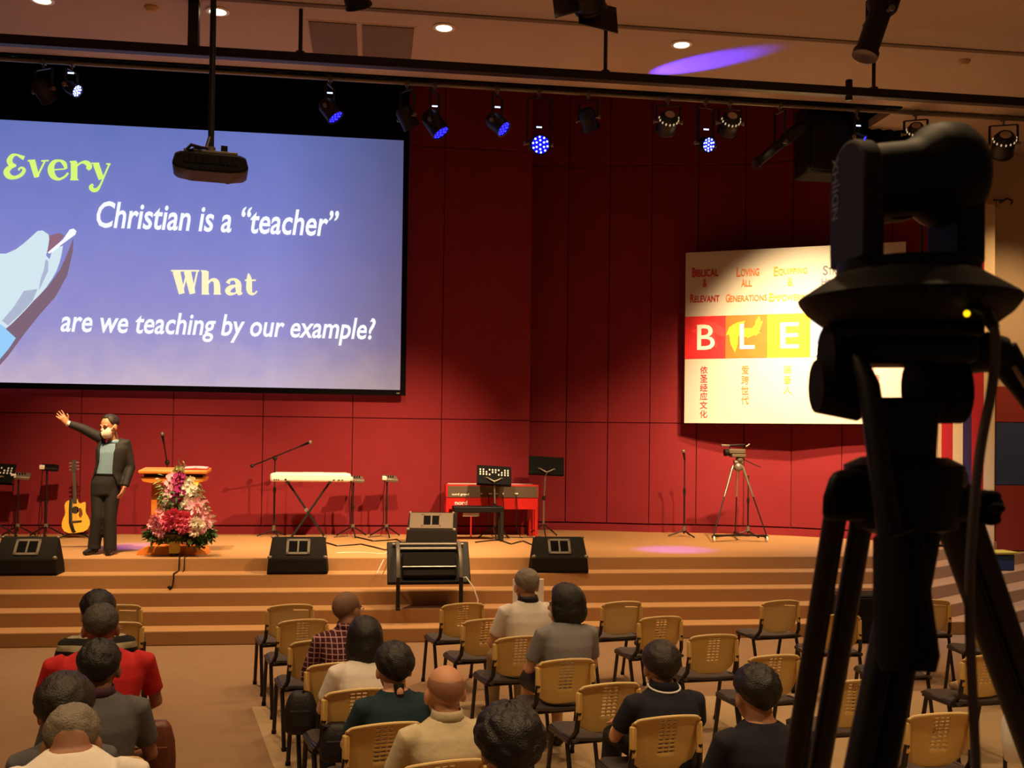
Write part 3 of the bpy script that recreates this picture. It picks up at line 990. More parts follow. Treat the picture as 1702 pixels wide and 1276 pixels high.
for i in range(5):
    for j in range(3):
        a, b2 = wpx[i][j]
        x0_, z0_ = bxz(a, rows[j][1] - (a - 1150) * 0.018)
        x1_, z1_ = bxz(b2, rows[j][0] - (a - 1150) * 0.018)
        wd = words[i][j]
        if len(wd) > 2:
            # tall first letter then small capitals
            f0 = 1.2 / len(wd)
            W_ = x1_ - x0_
            ban_text(wd[0].upper(), x0_ + W_ * f0 / 2, z0_, W_ * f0 * 0.9, (z1_ - z0_), cols[i], 0.03)
            ban_text(wd[1:].upper(), x0_ + W_ * (1 + f0) / 2, z0_, W_ * (1 - f0), (z1_ - z0_) * 0.78, cols[i], 0.03)
        else:
            ban_text(wd, (x0_ + x1_) / 2, z0_, (x1_ - x0_), (z1_ - z0_), cols[i], 0.02)
chin = ['\u4f9d\u5723\u7ecf\u5e94\u6587\u5316', '\u7231\u8de8\u4e16\u4ee3', '\u88c5\u5907\u4eba', '\u5efa\u575a\u5bb6', '\u5e7f\u4f20\u798f\u97f3']
for i, s_ in enumerate(chin):
    n = len(s_)
    zt_, zb_ = zb0 - 0.1, 0.09
    ch_h = min((zt_ - zb_) / n, 0.16)
    for k, ch in enumerate(s_):
        ban_text(ch, cw * i + cw * 0.48, zt_ - (k + 1) * ch_h, 0.12, ch_h * 0.86, cols[i], 0.005)

# ------------------------------------------------------------------ floor monitors
def floor_monitor(px, py, z, label, rz=0.0, width=0.72, wood='black_matte', facemat='black_matte', y=None):
    p = at(px, py, z=z) if y is None else V((at(px, py, y=y).x, y, z))
    p.z = z
    t = thing('floor_monitor', label, 'loudspeaker', tuple(p), rz, 'stage floor monitors')
    prof = [(0.02, 0.0), (0.0, 0.02), (0.0, 0.185), (0.01, 0.2), (0.2, 0.43), (0.235, 0.43), (0.33, 0.12), (0.33, 0.0)]
    # taper to the top
    mb = MB()
    L_, R_ = [], []
    for y_, z_ in prof:
        k = 1 - 0.12 * (z_ / 0.43)
        L_.append(V((-width / 2 * k, y_, z_)))
        R_.append(V((width / 2 * k, y_, z_)))
    mb.loft([L_, R_])
    cab = mb.build('cabinet', wood, t, smooth=False, bevel=0.012)
    sl = math.atan2(0.23, 0.19)
    rt = rot3('X', sl)
    c = V((0, 0.105, 0.315))
    n = V((0, -math.sin(sl), math.cos(sl)))
    if facemat != wood:
        MB().box(c + n * 0.004, (width * 0.86, 0.27, 0.012), rt).build('back_panel', facemat, t, smooth=False, bevel=0.004)
    fr_ = MB()
    hw, hh = 0.125, 0.095
    e1 = rt @ V((0, 1, 0))
    for a, b2, s in ((0, hh, (hw * 2 + 0.03, 0.03, 0.012)), (0, -hh, (hw * 2 + 0.03, 0.03, 0.012)), (hw, 0, (0.03, hh * 2 + 0.03, 0.012)), (-hw, 0, (0.03, hh * 2 + 0.03, 0.012))):
        fr_.box(c + n * 0.008 + V((a, 0, 0)) + e1 * b2, s, rt)
    fp_ = fr_.build('jack_plate_frame', 'grey_grille' if facemat == wood else facemat, t, smooth=False)
    d = MB()
    d.box(c + n * (0.003 if facemat == wood else 0.0065), (hw * 2, hh * 2, 0.012), rt)
    d.build('jack_recess', 'black_void', fp_, smooth=False)
    MB().box(c + n * 0.010 + V((0.0, 0, 0)), (0.02, hh * 1.9, 0.014), rt).build('handle_bar', 'grey_grille', fp_, smooth=False)
    for s in (-1, 1):
        MB().ell((s * width * 0.455, 0.02, 0.2), (0.03, 0.024, 0.024), 10, 6).build('corner_protector', 'grey_metal', cab)
        MB().ell((s * width * 0.43, 0.2, 0.425), (0.022, 0.022, 0.018), 10, 6).build('corner_protector', 'grey_metal', cab)
    g = MB()
    g.loft([[V((-width * 0.4, 0.243, 0.41)), V((width * 0.4, 0.243, 0.41)), V((width * 0.4, 0.24, 0.40)), V((-width * 0.4, 0.24, 0.40))], [V((-width * 0.4, 0.338, 0.13)), V((width * 0.4, 0.338, 0.13)), V((width * 0.4, 0.328, 0.12)), V((-width * 0.4, 0.328, 0.12))]])
    g.build('grille', 'black_plastic', t, smooth=False)
    return t


floor_monitor(40, 955, 0.64, 'black floor monitor on the steps at far left below the guitar', y=12.50)
floor_monitor(494, 955, 0.64, 'black floor monitor on the steps below the white keyboard', y=12.50)
floor_monitor(931, 953, 0.64, 'black floor monitor on the steps right of the tilted television', y=12.50, rz=-0.04)
floor_monitor(716, 903, HST, 'grey-backed floor monitor on the stage before the red piano', rz=-0.10, facemat='piano_grey')

# ------------------------------------------------------------------ tilted television on legs, foldback screen
p = at(712, 1000, z=0.32)
p.y = 11.94
t = thing('foldback_television', 'black television tilted back on a stand on the steps, seen from behind', 'television', (at(712, 985, y=11.94).x, 11.94, 0.32), 0.02)
tl = R(38)
rt = rot3('X', -tl)                      # top leans away towards the stage
cz = 0.53


def tv(x, y, z):
    return V((0, 0.02, cz)) + rt @ V((x, y, z))


MB().box(tv(0, 0.03, 0), (0.96, 0.05, 0.56), rt).build('screen_shell', 'black_plastic', t, bevel=0.012)
MB().box(tv(0, -0.02, -0.06), (0.62, 0.06, 0.32), rt).build('electronics_hump', 'black_matte', t, bevel=0.015)
MB().box(tv(0, 0.058, 0), (0.92, 0.008, 0.52), rt).build('display_glass', 'black_void', t, smooth=False)
MB().box(tv(0, -0.022, 0.225), (0.84, 0.02, 0.022), rt).box(tv(0, -0.022, 0.165), (0.66, 0.02, 0.03), rt).build('rail', 'grey_metal', t, smooth=False, bevel=0.003)
MB().box(tv(0, -0.065, -0.11), (0.62, 0.02, 0.014), rt).build('rail', 'chrome', t, smooth=False, bevel=0.003)
for s in (-1, 1):
    pts = [tv(s * 0.36, -0.035, 0.24), tv(s * 0.36, -0.10, 0.12), tv(s * 0.36, -0.13, -0.02), tv(s * 0.36, -0.10, -0.16), tv(s * 0.36, -0.05, -0.27)]
    MB().tube(pts, 0.024, 8).build('bracket', 'grey_metal', t)
    foot = -0.0 if s < 0 else 0.02
    e = tv(s * 0.36, -0.05, -0.27)
    MB().bar(e + V((0, 0, 0.03)), V((e.x, e.y, 0.0)), 0.045, 0.045).build('leg', 'black_steel', t, smooth=False, bevel=0.005)
    MB().bar(V((e.x, e.y + 0.06, 0.02)), V((e.x, e.y - 0.05, 0.02)), 0.05, 0.03).build('foot', 'black_steel', t, smooth=False, bevel=0.005)
MB().tube([tv(0.34, -0.03, -0.25), tv(0.42, -0.05, -0.24), V((0.50, -0.22, 0.26)), V((0.55, -0.25, 0.12)), V((0.54, -0.25, 0.01))], 0.008, 6).build('power_cable', 'white_plastic', t)
MB().tube([tv(-0.44, 0.02, 0.1), V((-0.52, 0.3, 0.35)), V((-0.58, 0.55, 0.335)), V((-0.50, 0.62, 0.49))], 0.006, 6).build('signal_cable', 'white_plastic', t)


# ------------------------------------------------------------------ stands
def base3(mb, r, h, x=0, y=0, a0=0.5):
    for k in range(3):
        a = a0 + k * 2 * PI / 3
        mb.tube([(x, y, h), (x + r * 0.5 * math.cos(a), y + r * 0.5 * math.sin(a), h * 0.55), (x + r * math.cos(a), y + r * math.sin(a), 0.012)], 0.011, 6)


def music_stand(px, pyb, zc, label, top_px, top_py, wd, ht, holes=False, tilt=0.35, roll=0.0):
    p = ground(px, pyb)
    t = thing('music_stand', label, 'music stand', tuple(p), 0, 'black music stands')
    q = at(top_px, top_py, y=p.y) - p
    H = q.z
    leg = MB()
    base3(leg, 0.27, 0.2)
    leg.build('base', 'black_steel', t)
    MB().cyl((0, 0, 0.1), (0, 0, H * 0.62), 0.016).cyl((0, 0, H * 0.55), (q.x * 0.6, 0, H - 0.05), 0.012).build('pole', 'grey_metal', t)
    MB().cyl((0, 0, H * 0.58), (0, 0, H * 0.64), 0.026).build('collar', 'black_steel', t)
    rt = rot3('Y', roll) @ rot3('X', -tilt)
    c = V((q.x, 0.0, H + ht * 0.42))
    MB().box(c, (wd, 0.012, ht), rt).box(c + rt @ V((0, 0.03, -ht / 2)), (wd, 0.07, 0.012), rt).build('tray', 'tray_black', t, smooth=False, bevel=0.004)
    b = c + rt @ V((0, -0.03, -ht * 0.42))
    f = MB()
    for s in (-1, 1):
        f.tube([b, b + rt @ V((s * wd * 0.12, -0.005, 0.03)), b + rt @ V((s * wd * 0.2, 0.0, ht * 0.2)), b + rt @ V((s * wd * 0.24, 0.02, ht * 0.22))], 0.011, 6)
    f.tube([V((q.x * 0.6, 0, H - 0.06)), b], 0.013, 6)
    f.build('fork', 'grey_metal', t)
    if holes:
        m_ = MB()
        rows_ = ((0.62, (0, 1, 2, 3, 6, 7, 8, 9)), (0.74, (0, 1, 2, 4, 5, 7, 8, 9)), (0.86, (0, 1, 3, 4, 5, 6, 8, 9)))
        for zf, cs in ((0.50, (0, 1, 2, 3, 6, 7, 8, 9)), (0.63, (0, 1, 2, 4, 5, 7, 8, 9)), (0.76, (0, 1, 3, 4, 5, 6, 8, 9))):
            for k in cs:
                m_.box(c + rt @ V((wd * (-0.40 + 0.089 * k), -0.008, ht * (zf - 0.5))), (0.02, 0.004, 0.026), rt)
        m_.build('perforation', 'white_paper', t, smooth=False, stuff=True)
        MB().box(c + rt @ V((0, 0.012, 0.03)), (wd * 0.86, 0.006, ht * 0.8), rt).build('sheet_music', 'white_paper', t, smooth=False)
    return t


music_stand(822, 896, 15, 'black perforated music stand in front of the red piano', 821, 803, 0.52, 0.30, True, 0.5, 0.05)
music_stand(903, 892, 14.5, 'plain black music stand right of the red piano', 908, 786, 0.55, 0.28, False, 0.3, 0.04)
music_stand(-6, 893, 15, 'black perforated music stand cut by the left edge of the stage', -8, 800, 0.52, 0.30, True, 0.5, 0.05)


def mixer_stand(px, pyb, pyt, label, boxc='grey_metal', lean=0.0):
    p = ground(px, pyb)
    t = thing('mixer_stand', label, 'stand', tuple(p), 0.2, 'small monitor mixers on stands')
    H = at(px, pyt, y=p.y).z - HST
    b = MB()
    base3(b, 0.26, 0.16)
    b.build('base', 'black_steel', t)
    MB().cyl((0, 0, 0.08), (lean, 0, H), 0.013).cyl((0, 0, H * 0.5), (lean * 0.6, 0, H * 0.56), 0.02).build('pole', 'black_steel', t)
    MB().lathe([(0.0, 0.0), (0.03, 0.0), (0.03, 0.05), (0.0, 0.05)], 12, Matrix.Translation((0, 0, 0.14))).build('foot_joint', 'grey_metal', t)
    rt = rot3('X', 0.35) @ rot3('Y', 0.08)
    MB().box((lean + 0.04, 0, H + 0.035), (0.23, 0.17, 0.05), rt).build('mixer_box', boxc, t, bevel=0.01)
    MB().box((lean - 0.06, -0.08, H + 0.045), (0.07, 0.05, 0.055), rt).build('connector', 'white_plastic', t, bevel=0.008)
    k = MB()
    for i in range(4):
        k.cyl((lean - 0.02 + 0.035 * i, -0.02, H + 0.055), (lean - 0.02 + 0.035 * i, -0.03, H + 0.085), 0.009, n=8)
    k.build('knob', 'black_plastic', t, stuff=True)
    MB().tube([(lean - 0.05, -0.09, H + 0.03), (lean - 0.07, -0.06, H * 0.7), (-0.05, -0.03, H * 0.3), (-0.1, -0.08, 0.02), (-0.3, -0.1, 0.01)], 0.006, 6).build('cable', 'black_plastic', t)
    return t


mixer_stand(29, 892, 795, 'small monitor mixer on a stand at the far left beside the music stand', 'grey_metal')
mixer_stand(76, 890, 781, 'small monitor mixer on a stand just left of the guitar', 'black_plastic')
mixer_stand(642, 890, 799, 'small monitor mixer on a stand between white keyboard and red piano', 'grey_metal')
mixer_stand(586, 887, 800, 'small monitor mixer on a stand at the right end of the white keyboard', 'grey_metal')


def mic_stand(px, pyb, pyt, label, boom=None, r=0.25, mic=True):
    p = ground(px, pyb)
    t = thing('microphone_stand', label, 'microphone stand', tuple(p), 0, 'microphone stands on the stage')
    H = at(px, pyt, y=p.y).z - HST
    b = MB()
    base3(b, r, 0.10, a0=0.9)
    b.build('base', 'black_steel', t)
    MB().cyl((0, 0, 0.05), (0, 0, H * 0.6), 0.014).cyl((0, 0, H * 0.55), (0, 0, H), 0.010).build('pole', 'black_steel', t)
    MB().cyl((0, 0, 0.09), (0, 0, 0.17), 0.026).build('foot_joint', 'grey_metal', t)
    MB().cyl((0, 0, H * 0.56), (0, 0, H * 0.63), 0.022).build('collar', 'black_steel', t)
    if boom:
        a = at(*boom[0], y=p.y) - p
        c = at(*boom[1], y=p.y - 0.25) - p
        MB().cyl(a, c, 0.010).ell(a, (0.03, 0.03, 0.03), 8, 6).build('boom_arm', 'black_steel', t)
        MB().ell((0, 0, H), (0.035, 0.035, 0.04), 10, 6).build('clutch', 'black_steel', t)
        d = (c - a).normalized()
        m_ = c
    else:
        m_ = V((0, 0, H))
        d = V((-0.25, -0.3, 1)).normalized()
    if mic:
        MB().tube([m_, m_ + d * 0.13], [0.013, 0.02], 10).build('microphone', 'black_plastic', t)
        MB().ell(m_ + d * 0.155, (0.028, 0.028, 0.03), 12, 8).build('mic_grille', 'grey_metal', t)
    return t


mic_stand(455, 889, 761, 'microphone stand with a long slanting boom beside the white keyboard', ((419, 774), (500, 741)))
mic_stand(276, 886, 768, 'microphone stand behind the pulpit with an upright boom', ((278, 770), (272, 735)))
mic_stand(1137, 880, 765, 'lone black microphone stand standing against the red right wall')
mic_stand(1243, 884, 790, 'black microphone stand behind the video camera tripod', mic=False)

# ------------------------------------------------------------------ white keyboard on X stand
p = ground(516, 894, 15.15)
t = thing('keyboard', 'white stage keyboard on a black folding X stand', 'keyboard', tuple(p), 0.02)
zk = at(516, 800, y=p.y).z - HST
xl_, xr_ = at(450, 800, y=p.y).x - p.x, at(583, 800, y=p.y).x - p.x
zt_ = at(516, 786, y=p.y).z - HST
h_ = zt_ - zk
MB().box(((xl_ + xr_) / 2, 0.02, zk + h_ / 2), (xr_ - xl_, 0.32, h_)).build('body', 'white_plastic', t, bevel=0.03)
MB().box((0.02, 0.0, zt_ + 0.006), (0.3, 0.16, 0.014)).build('music_rest', 'white_plastic', t, bevel=0.004)
k = MB()
for i in range(52):
    k.box((xl_ + 0.07 + i * (xr_ - xl_ - 0.14) / 51, 0.13, zt_ - 0.0), (0.018, 0.13, 0.014))
k.build('white_keys', 'white_plastic', t, smooth=False, stuff=True)
s_ = MB()
for a, b2 in ((0.06, 0.02), (0.09, 0.02), (0.12, 0.02), (0.22, 0.03)):
    s_.cyl((xl_ + a, -0.142, zk + 0.03), (xl_ + a, -0.15, zk + 0.03), b2 / 2, n=8)
for a in (0.12, 0.17, 0.24):
    s_.box((xr_ - a, -0.143, zk + 0.03), (0.03, 0.006, 0.012))
s_.build('jack_socket', 'black_plastic', t, stuff=True)
a1, a2 = at(478, 802, y=p.y) - p, at(548, 802, y=p.y) - p
b1, b2 = at(540, 893, y=p.y) - p, at(484, 893, y=p.y) - p
MB().bar((a1.x, 0.03, zk - 0.01), (b1.x, 0.03, 0.03), 0.03, 0.03).build('stand_bar', 'black_steel', t, smooth=False)
MB().bar((a2.x, -0.005, zk - 0.01), (b2.x, -0.005, 0.03), 0.03, 0.03).build('stand_bar', 'black_steel', t, smooth=False)
for x in (a1.x, a2.x):
    MB().bar((x, -0.14, zk - 0.012), (x, 0.18, zk - 0.012), 0.04, 0.024).build('stand_arm', 'black_steel', t, smooth=False)
for x in (b1.x, b2.x):
    MB().bar((x, -0.22, 0.018), (x, 0.24, 0.018), 0.035, 0.034).build('stand_foot', 'black_steel', t, smooth=False)
MB().cyl(((a1.x + b1.x) / 2, -0.03, zk / 2 + 0.01), ((a1.x + b1.x) / 2, 0.06, zk / 2 + 0.01), 0.028).build('pivot', 'grey_metal', t)

# ------------------------------------------------------------------ red stage piano, bench
p = ground(818, 891, 15.5)
t = thing('stage_piano', 'red stage piano with white lettering on its back panel', 'piano', tuple(p), -0.01)


def pl(px, py):
    q = at(px, py, y=p.y) - p
    return q.x, q.z


x0_, z1_ = pl(741, 805)
x1_, z0_ = pl(895, 828)
MB().box(((x0_ + x1_) / 2, 0.17, (z0_ + z1_) / 2), (x1_ - x0_, 0.34, z1_ - z0_)).build('case', 'piano_red', t, bevel=0.008)
MB().box(((x0_ + x1_) / 2 + 0.01, -0.004, (z0_ + z1_) / 2 - 0.005), (x1_ - x0_ - 0.05, 0.01, (z1_ - z0_) * 0.84)).build('back_panel', 'piano_grey', t, smooth=False)
k = MB()
for i in range(52):
    k.box((x0_ + 0.06 + i * (x1_ - x0_ - 0.12) / 51, 0.30, z1_ + 0.001), (0.02, 0.13, 0.012))
k.build('white_keys', 'white_plastic', t, smooth=False, stuff=True)
xa, za = pl(744, 846)
MB().box(((x0_ + x1_) / 2, 0.02, (z0_ + za) / 2), (x1_ - x0_ - 0.06, 0.03, z0_ - za)).build('apron', 'piano_red', t, bevel=0.004)
for x in (x0_ + 0.03, x1_ - 0.03):
    for y in (0.03, 0.30):
        MB().bar((x, y, z0_), (x, y, 0.0), 0.045, 0.045).build('leg', 'piano_red', t, smooth=False, bevel=0.005)
MB().box((x1_ - 0.1, 0.2, z0_ / 2), (0.03, 0.05, z0_)).build('cross_panel', 'piano_red', t, smooth=False)
PM = Matrix.Translation(p) @ Matrix.Rotation(-0.01, 4, 'Z')
a = pl(756, 839)
text('lettering', 'nord', PM @ frame((a[0], -0.003 + 0.004, a[1]), (1, 0, 0), (0, -1, 0)), 0.19, 0.068, 'print_white', t, bold=0.03).location.y -= 0.004
a = pl(751, 824)
text('lettering', 'nord grand', PM @ frame((a[0], -0.011, a[1]), (1, 0, 0), (0, -1, 0)), 0.26, 0.045, 'print_white', t, bold=0.03)
s_ = MB()
for px in (800, 815, 822, 826, 836, 858):
    x, z = pl(px, 820)
    s_.box((x, -0.014, z), (0.05 if px in (815, 858) else 0.025, 0.02, 0.018))
s_.build('connector', 'white_plastic', t, smooth=False, stuff=True)
cb = MB()
for px, py in ((812, 822), (836, 824), (858, 824)):
    x, z = pl(px, py)
    cb.tube([(x, -0.02, z), (x + 0.01, -0.05, z * 0.7), (x - 0.01, -0.04, 0.2), (x + 0.06, -0.08, 0.012), (x + 0.3, -0.1, 0.01)], 0.007, 6)
cb.build('cable', 'black_plastic', t)
p = ground(796, 899, 14.85)
t = thing('piano_bench', 'black piano bench under the red stage piano', 'bench', tuple(p))


def pl(px, py):
    q = at(px, py, y=p.y) - p
    return q.x, q.z


x0_, z1_ = pl(754, 842)
x1_, z0_ = pl(838, 852)
MB().box(((x0_ + x1_) / 2, 0.17, (z0_ + z1_) / 2), (x1_ - x0_, 0.34, z1_ - z0_)).build('seat', 'black_plastic', t, bevel=0.012)
for x in (x0_ + 0.03, x1_ - 0.03):
    for y in (0.03, 0.31):
        MB().bar((x, y, z0_), (x, y, 0), 0.05, 0.05).build('leg', 'black_steel', t, smooth=False, bevel=0.004)
p = at(845, 850, y=15.1)
t = thing('piano_sign', 'small white sheet clipped under the red piano', 'sheet', (at(783, 852, y=15.62).x, 15.62, at(783, 857, y=15.62).z))
q = at(783, 855, y=15.62)
t.location = (q.x, 15.62, HST)
MB().box((0, 0, q.z - HST), (0.25, 0.006, 0.05)).build('sheet', 'white_paper', t, smooth=False)
MB().box((0.0, 0.004, (q.z - HST) * 0.5), (0.02, 0.004, q.z - HST)).build('support', 'piano_red', t, smooth=False)

# ------------------------------------------------------------------ guitar on stand
p = ground(128, 889, 15.45)
t = thing('acoustic_guitar', 'yellow acoustic guitar leaning in its stand by the speaker', 'guitar', (p.x, p.y, HST))
GT = Matrix.Translation((0.0, 0, 0.06)) @ Matrix.Rotation(-0.20, 4, 'X') @ Matrix.Rotation(-0.10, 4, 'Y')
half = [(0.0, 0.0), (0.10, 0.005), (0.165, 0.04), (0.195, 0.10), (0.196, 0.16), (0.175, 0.225), (0.148, 0.275), (0.142, 0.315), (0.146, 0.36), (0.148, 0.42), (0.132, 0.465), (0.09, 0.49), (0.03, 0.495)]
cut = half[:10] + [(0.140, 0.445), (0.110, 0.44), (0.075, 0.425), (0.05, 0.44), (0.035, 0.495)]
outline = [(x, z) for x, z in cut] + [(-x, z) for x, z in reversed(half[1:])]
GF = GT @ frame((0, -0.05, 0), (1, 0, 0), (0, 1, 0)) @ Matrix.Diagonal((1, -1, 1, 1))
MB().prism(outline, 0.1, GF).build('body', 'guitar_side', t, bevel=0.006)
GFt = GT @ frame((0, -0.056, 0), (1, 0, 0), (0, 1, 0)) @ Matrix.Diagonal((1, -1, 1, 1))
MB().prism([(x * 0.975, 0.004 + z * 0.985) for x, z in outline], 0.008, GFt).build('soundboard', 'guitar_top', t, smooth=False)


def gp(x, y, z):
    return GT @ V((x, y, z))


GR = GT.to_3x3()
MB().cyl(gp(0, -0.054, 0.335), gp(0, -0.060, 0.335), 0.052, n=24).build('sound_hole', 'black_void', t)
MB().prism([(0.03, 0.35), (0.075, 0.36), (0.095, 0.32), (0.10, 0.26), (0.07, 0.215), (0.045, 0.25), (0.055, 0.30)], 0.004, GT @ frame((0, -0.062, 0), (1, 0, 0), (0, 1, 0)) @ Matrix.Diagonal((1, -1, 1, 1))).build('pickguard', 'guitar_side', t, smooth=False)
MB().box(gp(0, -0.062, 0.165), (0.17, 0.012, 0.026), GR).build('bridge', 'dark_wood', t, smooth=False, bevel=0.003)
MB().box(gp(0, -0.055, 0.66), (0.05, 0.026, 0.46), GR).build('neck', 'dark_wood', t, smooth=False, bevel=0.006)
MB().box(gp(0, -0.045, 0.985), (0.075, 0.018, 0.19), GR @ rot3('X', -0.2)).build('headstock', 'dark_wood', t, smooth=False, bevel=0.004)
k = MB()
for i in range(3):
    for s in (-1, 1):
        k.cyl(gp(s * 0.03, -0.05, 0.93 + 0.05 * i), gp(s * 0.07, -0.05, 0.93 + 0.05 * i), 0.01, n=8)
k.build('tuning_peg', 'chrome', t, stuff=True)
st = MB()
for i in range(6):
    x = -0.02 + 0.008 * i
    st.tube([gp(x * 1.3, -0.074, 0.165), gp(x, -0.074, 0.9)], 0.0011, 4)
st.build('strings', 'chrome', t, stuff=True)
MB().tube([gp(-0.05, -0.066, 0.5), gp(-0.06, -0.075, 0.35), gp(-0.062, -0.08, 0.16), gp(-0.03, -0.07, 0.03), gp(0.0, -0.03, -0.01)], 0.024, 8, sq=0.2, upv=(0, 1, 0)).build('strap', 'black_bag', t)
s_ = MB()
s_.tube([(0, 0.12, 0.45), (0, 0.06, 0.1), (-0.2, -0.12, 0.012)], 0.012, 6).tube([(0, 0.06, 0.1), (0.2, -0.12, 0.012)], 0.012, 6).tube([(0, 0.1, 0.3), (0, 0.3, 0.012)], 0.012, 6)
s_.tube([(-0.12, -0.12, 0.05), (-0.1, 0.06, 0.05), (0.1, 0.06, 0.05), (0.12, -0.12, 0.05)], 0.012, 6)
s_.build('guitar_stand', 'black_steel', t)

# ------------------------------------------------------------------ pulpit
p = at(287, 922, z=HST)
t = thing('pulpit', 'orange wooden pulpit with a curved tray behind the flowers', 'pulpit', (p.x, p.y + 0.1, HST), 0.03)
p = V(t.location)


def pl(px, py):
    q = at(px, py, y=p.y) - p
    return q.x, q.z


x0_, zt_ = pl(233, 779)
x1_, zb_ = pl(346, 786)
MB().box(((x0_ + x1_) / 2, 0.1, (zt_ + zb_) / 2), (x1_ - x0_, 0.46, zt_ - zb_), rot3('X', 0.06)).build('top', 'orange_wood', t, bevel=0.012)
xa, za = pl(235, 792)
xb, zb2 = pl(343, 803)
poly = [(xa, za), (xa + 0.03, zb2 + 0.02), (xa + 0.12, zb2), (xb - 0.12, zb2), (xb - 0.03, zb2 + 0.02), (xb, za)]
MB().prism(poly, 0.38, frame((0, -0.09, 0), (1, 0, 0), (0, 1, 0)) @ Matrix.Diagonal((1, -1, 1, 1))).build('tray', 'orange_wood', t, bevel=0.006)
MB().box(((xa + xb) / 2, 0.12, (za + zb_) / 2), (xb - xa - 0.08, 0.30, zb_ - za + 0.01)).build('tray_gap', 'dark_wood', t, smooth=False)
xc = (x0_ + x1_) / 2
for s in (-1, 1):
    MB().box((xc + s * 0.24, 0.08, zb2 / 2 + 0.03), (0.07, 0.10, zb2 - 0.04)).build('post', 'orange_wood', t, bevel=0.006)
MB().box((xc, 0.12, zb2 / 2 + 0.05), (0.42, 0.02, zb2 - 0.18)).build('front_board', 'orange_wood', t, smooth=False)
MB().prism([(-0.42, 0.0), (-0.40, 0.05), (-0.30, 0.11), (0.30, 0.11), (0.40, 0.05), (0.42, 0.0)], 0.42, frame((xc, -0.10, 0), (1, 0, 0), (0, 1, 0)) @ Matrix.Diagonal((1, -1, 1, 1))).build('base', 'orange_wood', t, bevel=0.006)
q = at(334, 777, y=p.y + 0.1)
b = thing('open_book', 'red-edged open book lying on the right of the pulpit top', 'book', (at(326, 778, y=p.y + 0.08).x, p.y + 0.08, HST + zt_ + 0.004), 0.05)
MB().box((0, 0.02, 0.004), (0.30, 0.22, 0.008), rot3('X', 0.06)).build('cover', 'red_paint', b, bevel=0.002)
for s in (-1, 1):
    MB().box((s * 0.072, 0.02, 0.016), (0.138, 0.2, 0.016), rot3('X', 0.06) @ rot3('Y', s * 0.06)).build('pages', 'pale_pink', b, bevel=0.003)

# ------------------------------------------------------------------ flower arrangement
fp = V((at(300, 905, y=p.y - 0.32).x, p.y - 0.25, HST))
fl = thing('flower_arrangement', 'tall arrangement of pink and white flowers before the pulpit', 'flowers', tuple(fp))


def fx(px, py):
    q = at(px, py, y=fp.y) - fp
    return q.x, q.z


xq, zq = fx(290, 908)
MB().box((xq, 0.0, 0.12), (0.115, 0.115, 0.16)).build('pot', 'yellow_petal', fl, bevel=0.008)
MB().cyl((xq, 0, 0.0), (xq, 0, 0.05), 0.05).cyl((xq, 0, 0.19), (xq, 0, 0.28), 0.1, 0.2).build('pot_foot', 'dark_wood', fl)
rr = random.Random(3)


def petal_ring(mb, n, L_, wd, cup, z0=0.0, tw=0.0):
    for i in range(n):
        a = 2 * PI * i / n + tw
        d = V((math.cos(a), math.sin(a), 0))
        s = V((-math.sin(a), math.cos(a), 0))
        up = V((0, 0, 1))
        c0 = up * z0
        m0 = d * L_ * 0.5 + up * (z0 + cup * L_ * 0.35)
        e0 = d * L_ + up * (z0 + cup * L_)
        mb.add([c0, m0 + s * wd / 2, e0 + s * wd * 0.15, e0 - s * wd * 0.15, m0 - s * wd / 2, m0 - up * 0.004], [(0, 5, 1), (1, 5, 2), (2, 5, 3), (3, 5, 4), (4, 5, 0)])


def blossom(kind):
    mb = MB()
    if kind == 'orchid':
        petal_ring(mb, 3, 0.05, 0.036, 0.15)
        petal_ring(mb, 2, 0.056, 0.06, 0.1, 0.004, 0.4)
        mb.ell((0, 0, 0.012), (0.012, 0.012, 0.012), 8, 5)
    elif kind == 'lily':
        petal_ring(mb, 6, 0.085, 0.034, 0.45)
        mb.ell((0, 0, 0.02), (0.008, 0.008, 0.03), 6, 5)
    else:
        for j in range(4):
            petal_ring(mb, 9 - j, 0.062 - 0.012 * j, 0.038, 0.35 + 0.4 * j, 0.006 * j, j * 0.4)
    return mb


blos = {}


def put(kind, m_, px, py, dy, tilt=0.0, sc_=1.0):
    x, z = fx(px, py)
    key = (kind, m_)
    if key not in blos:
        o_ = blossom(kind).build('blossom', m_, fl, ang=80)
        blos[key] = o_
    else:
        o_ = blos[key].copy()
        COL.objects.link(o_)
        o_.parent = fl
    o_.location = (x, dy, z)
    o_.rotation_euler = (PI / 2 + 0.3 * rr.uniform(-1, 1) - tilt, rr.uniform(-.4, .4), rr.uniform(-.5, .5) + (px - 300) * 0.01)
    o_.scale = (sc_ * 1.35,) * 3
    return o_


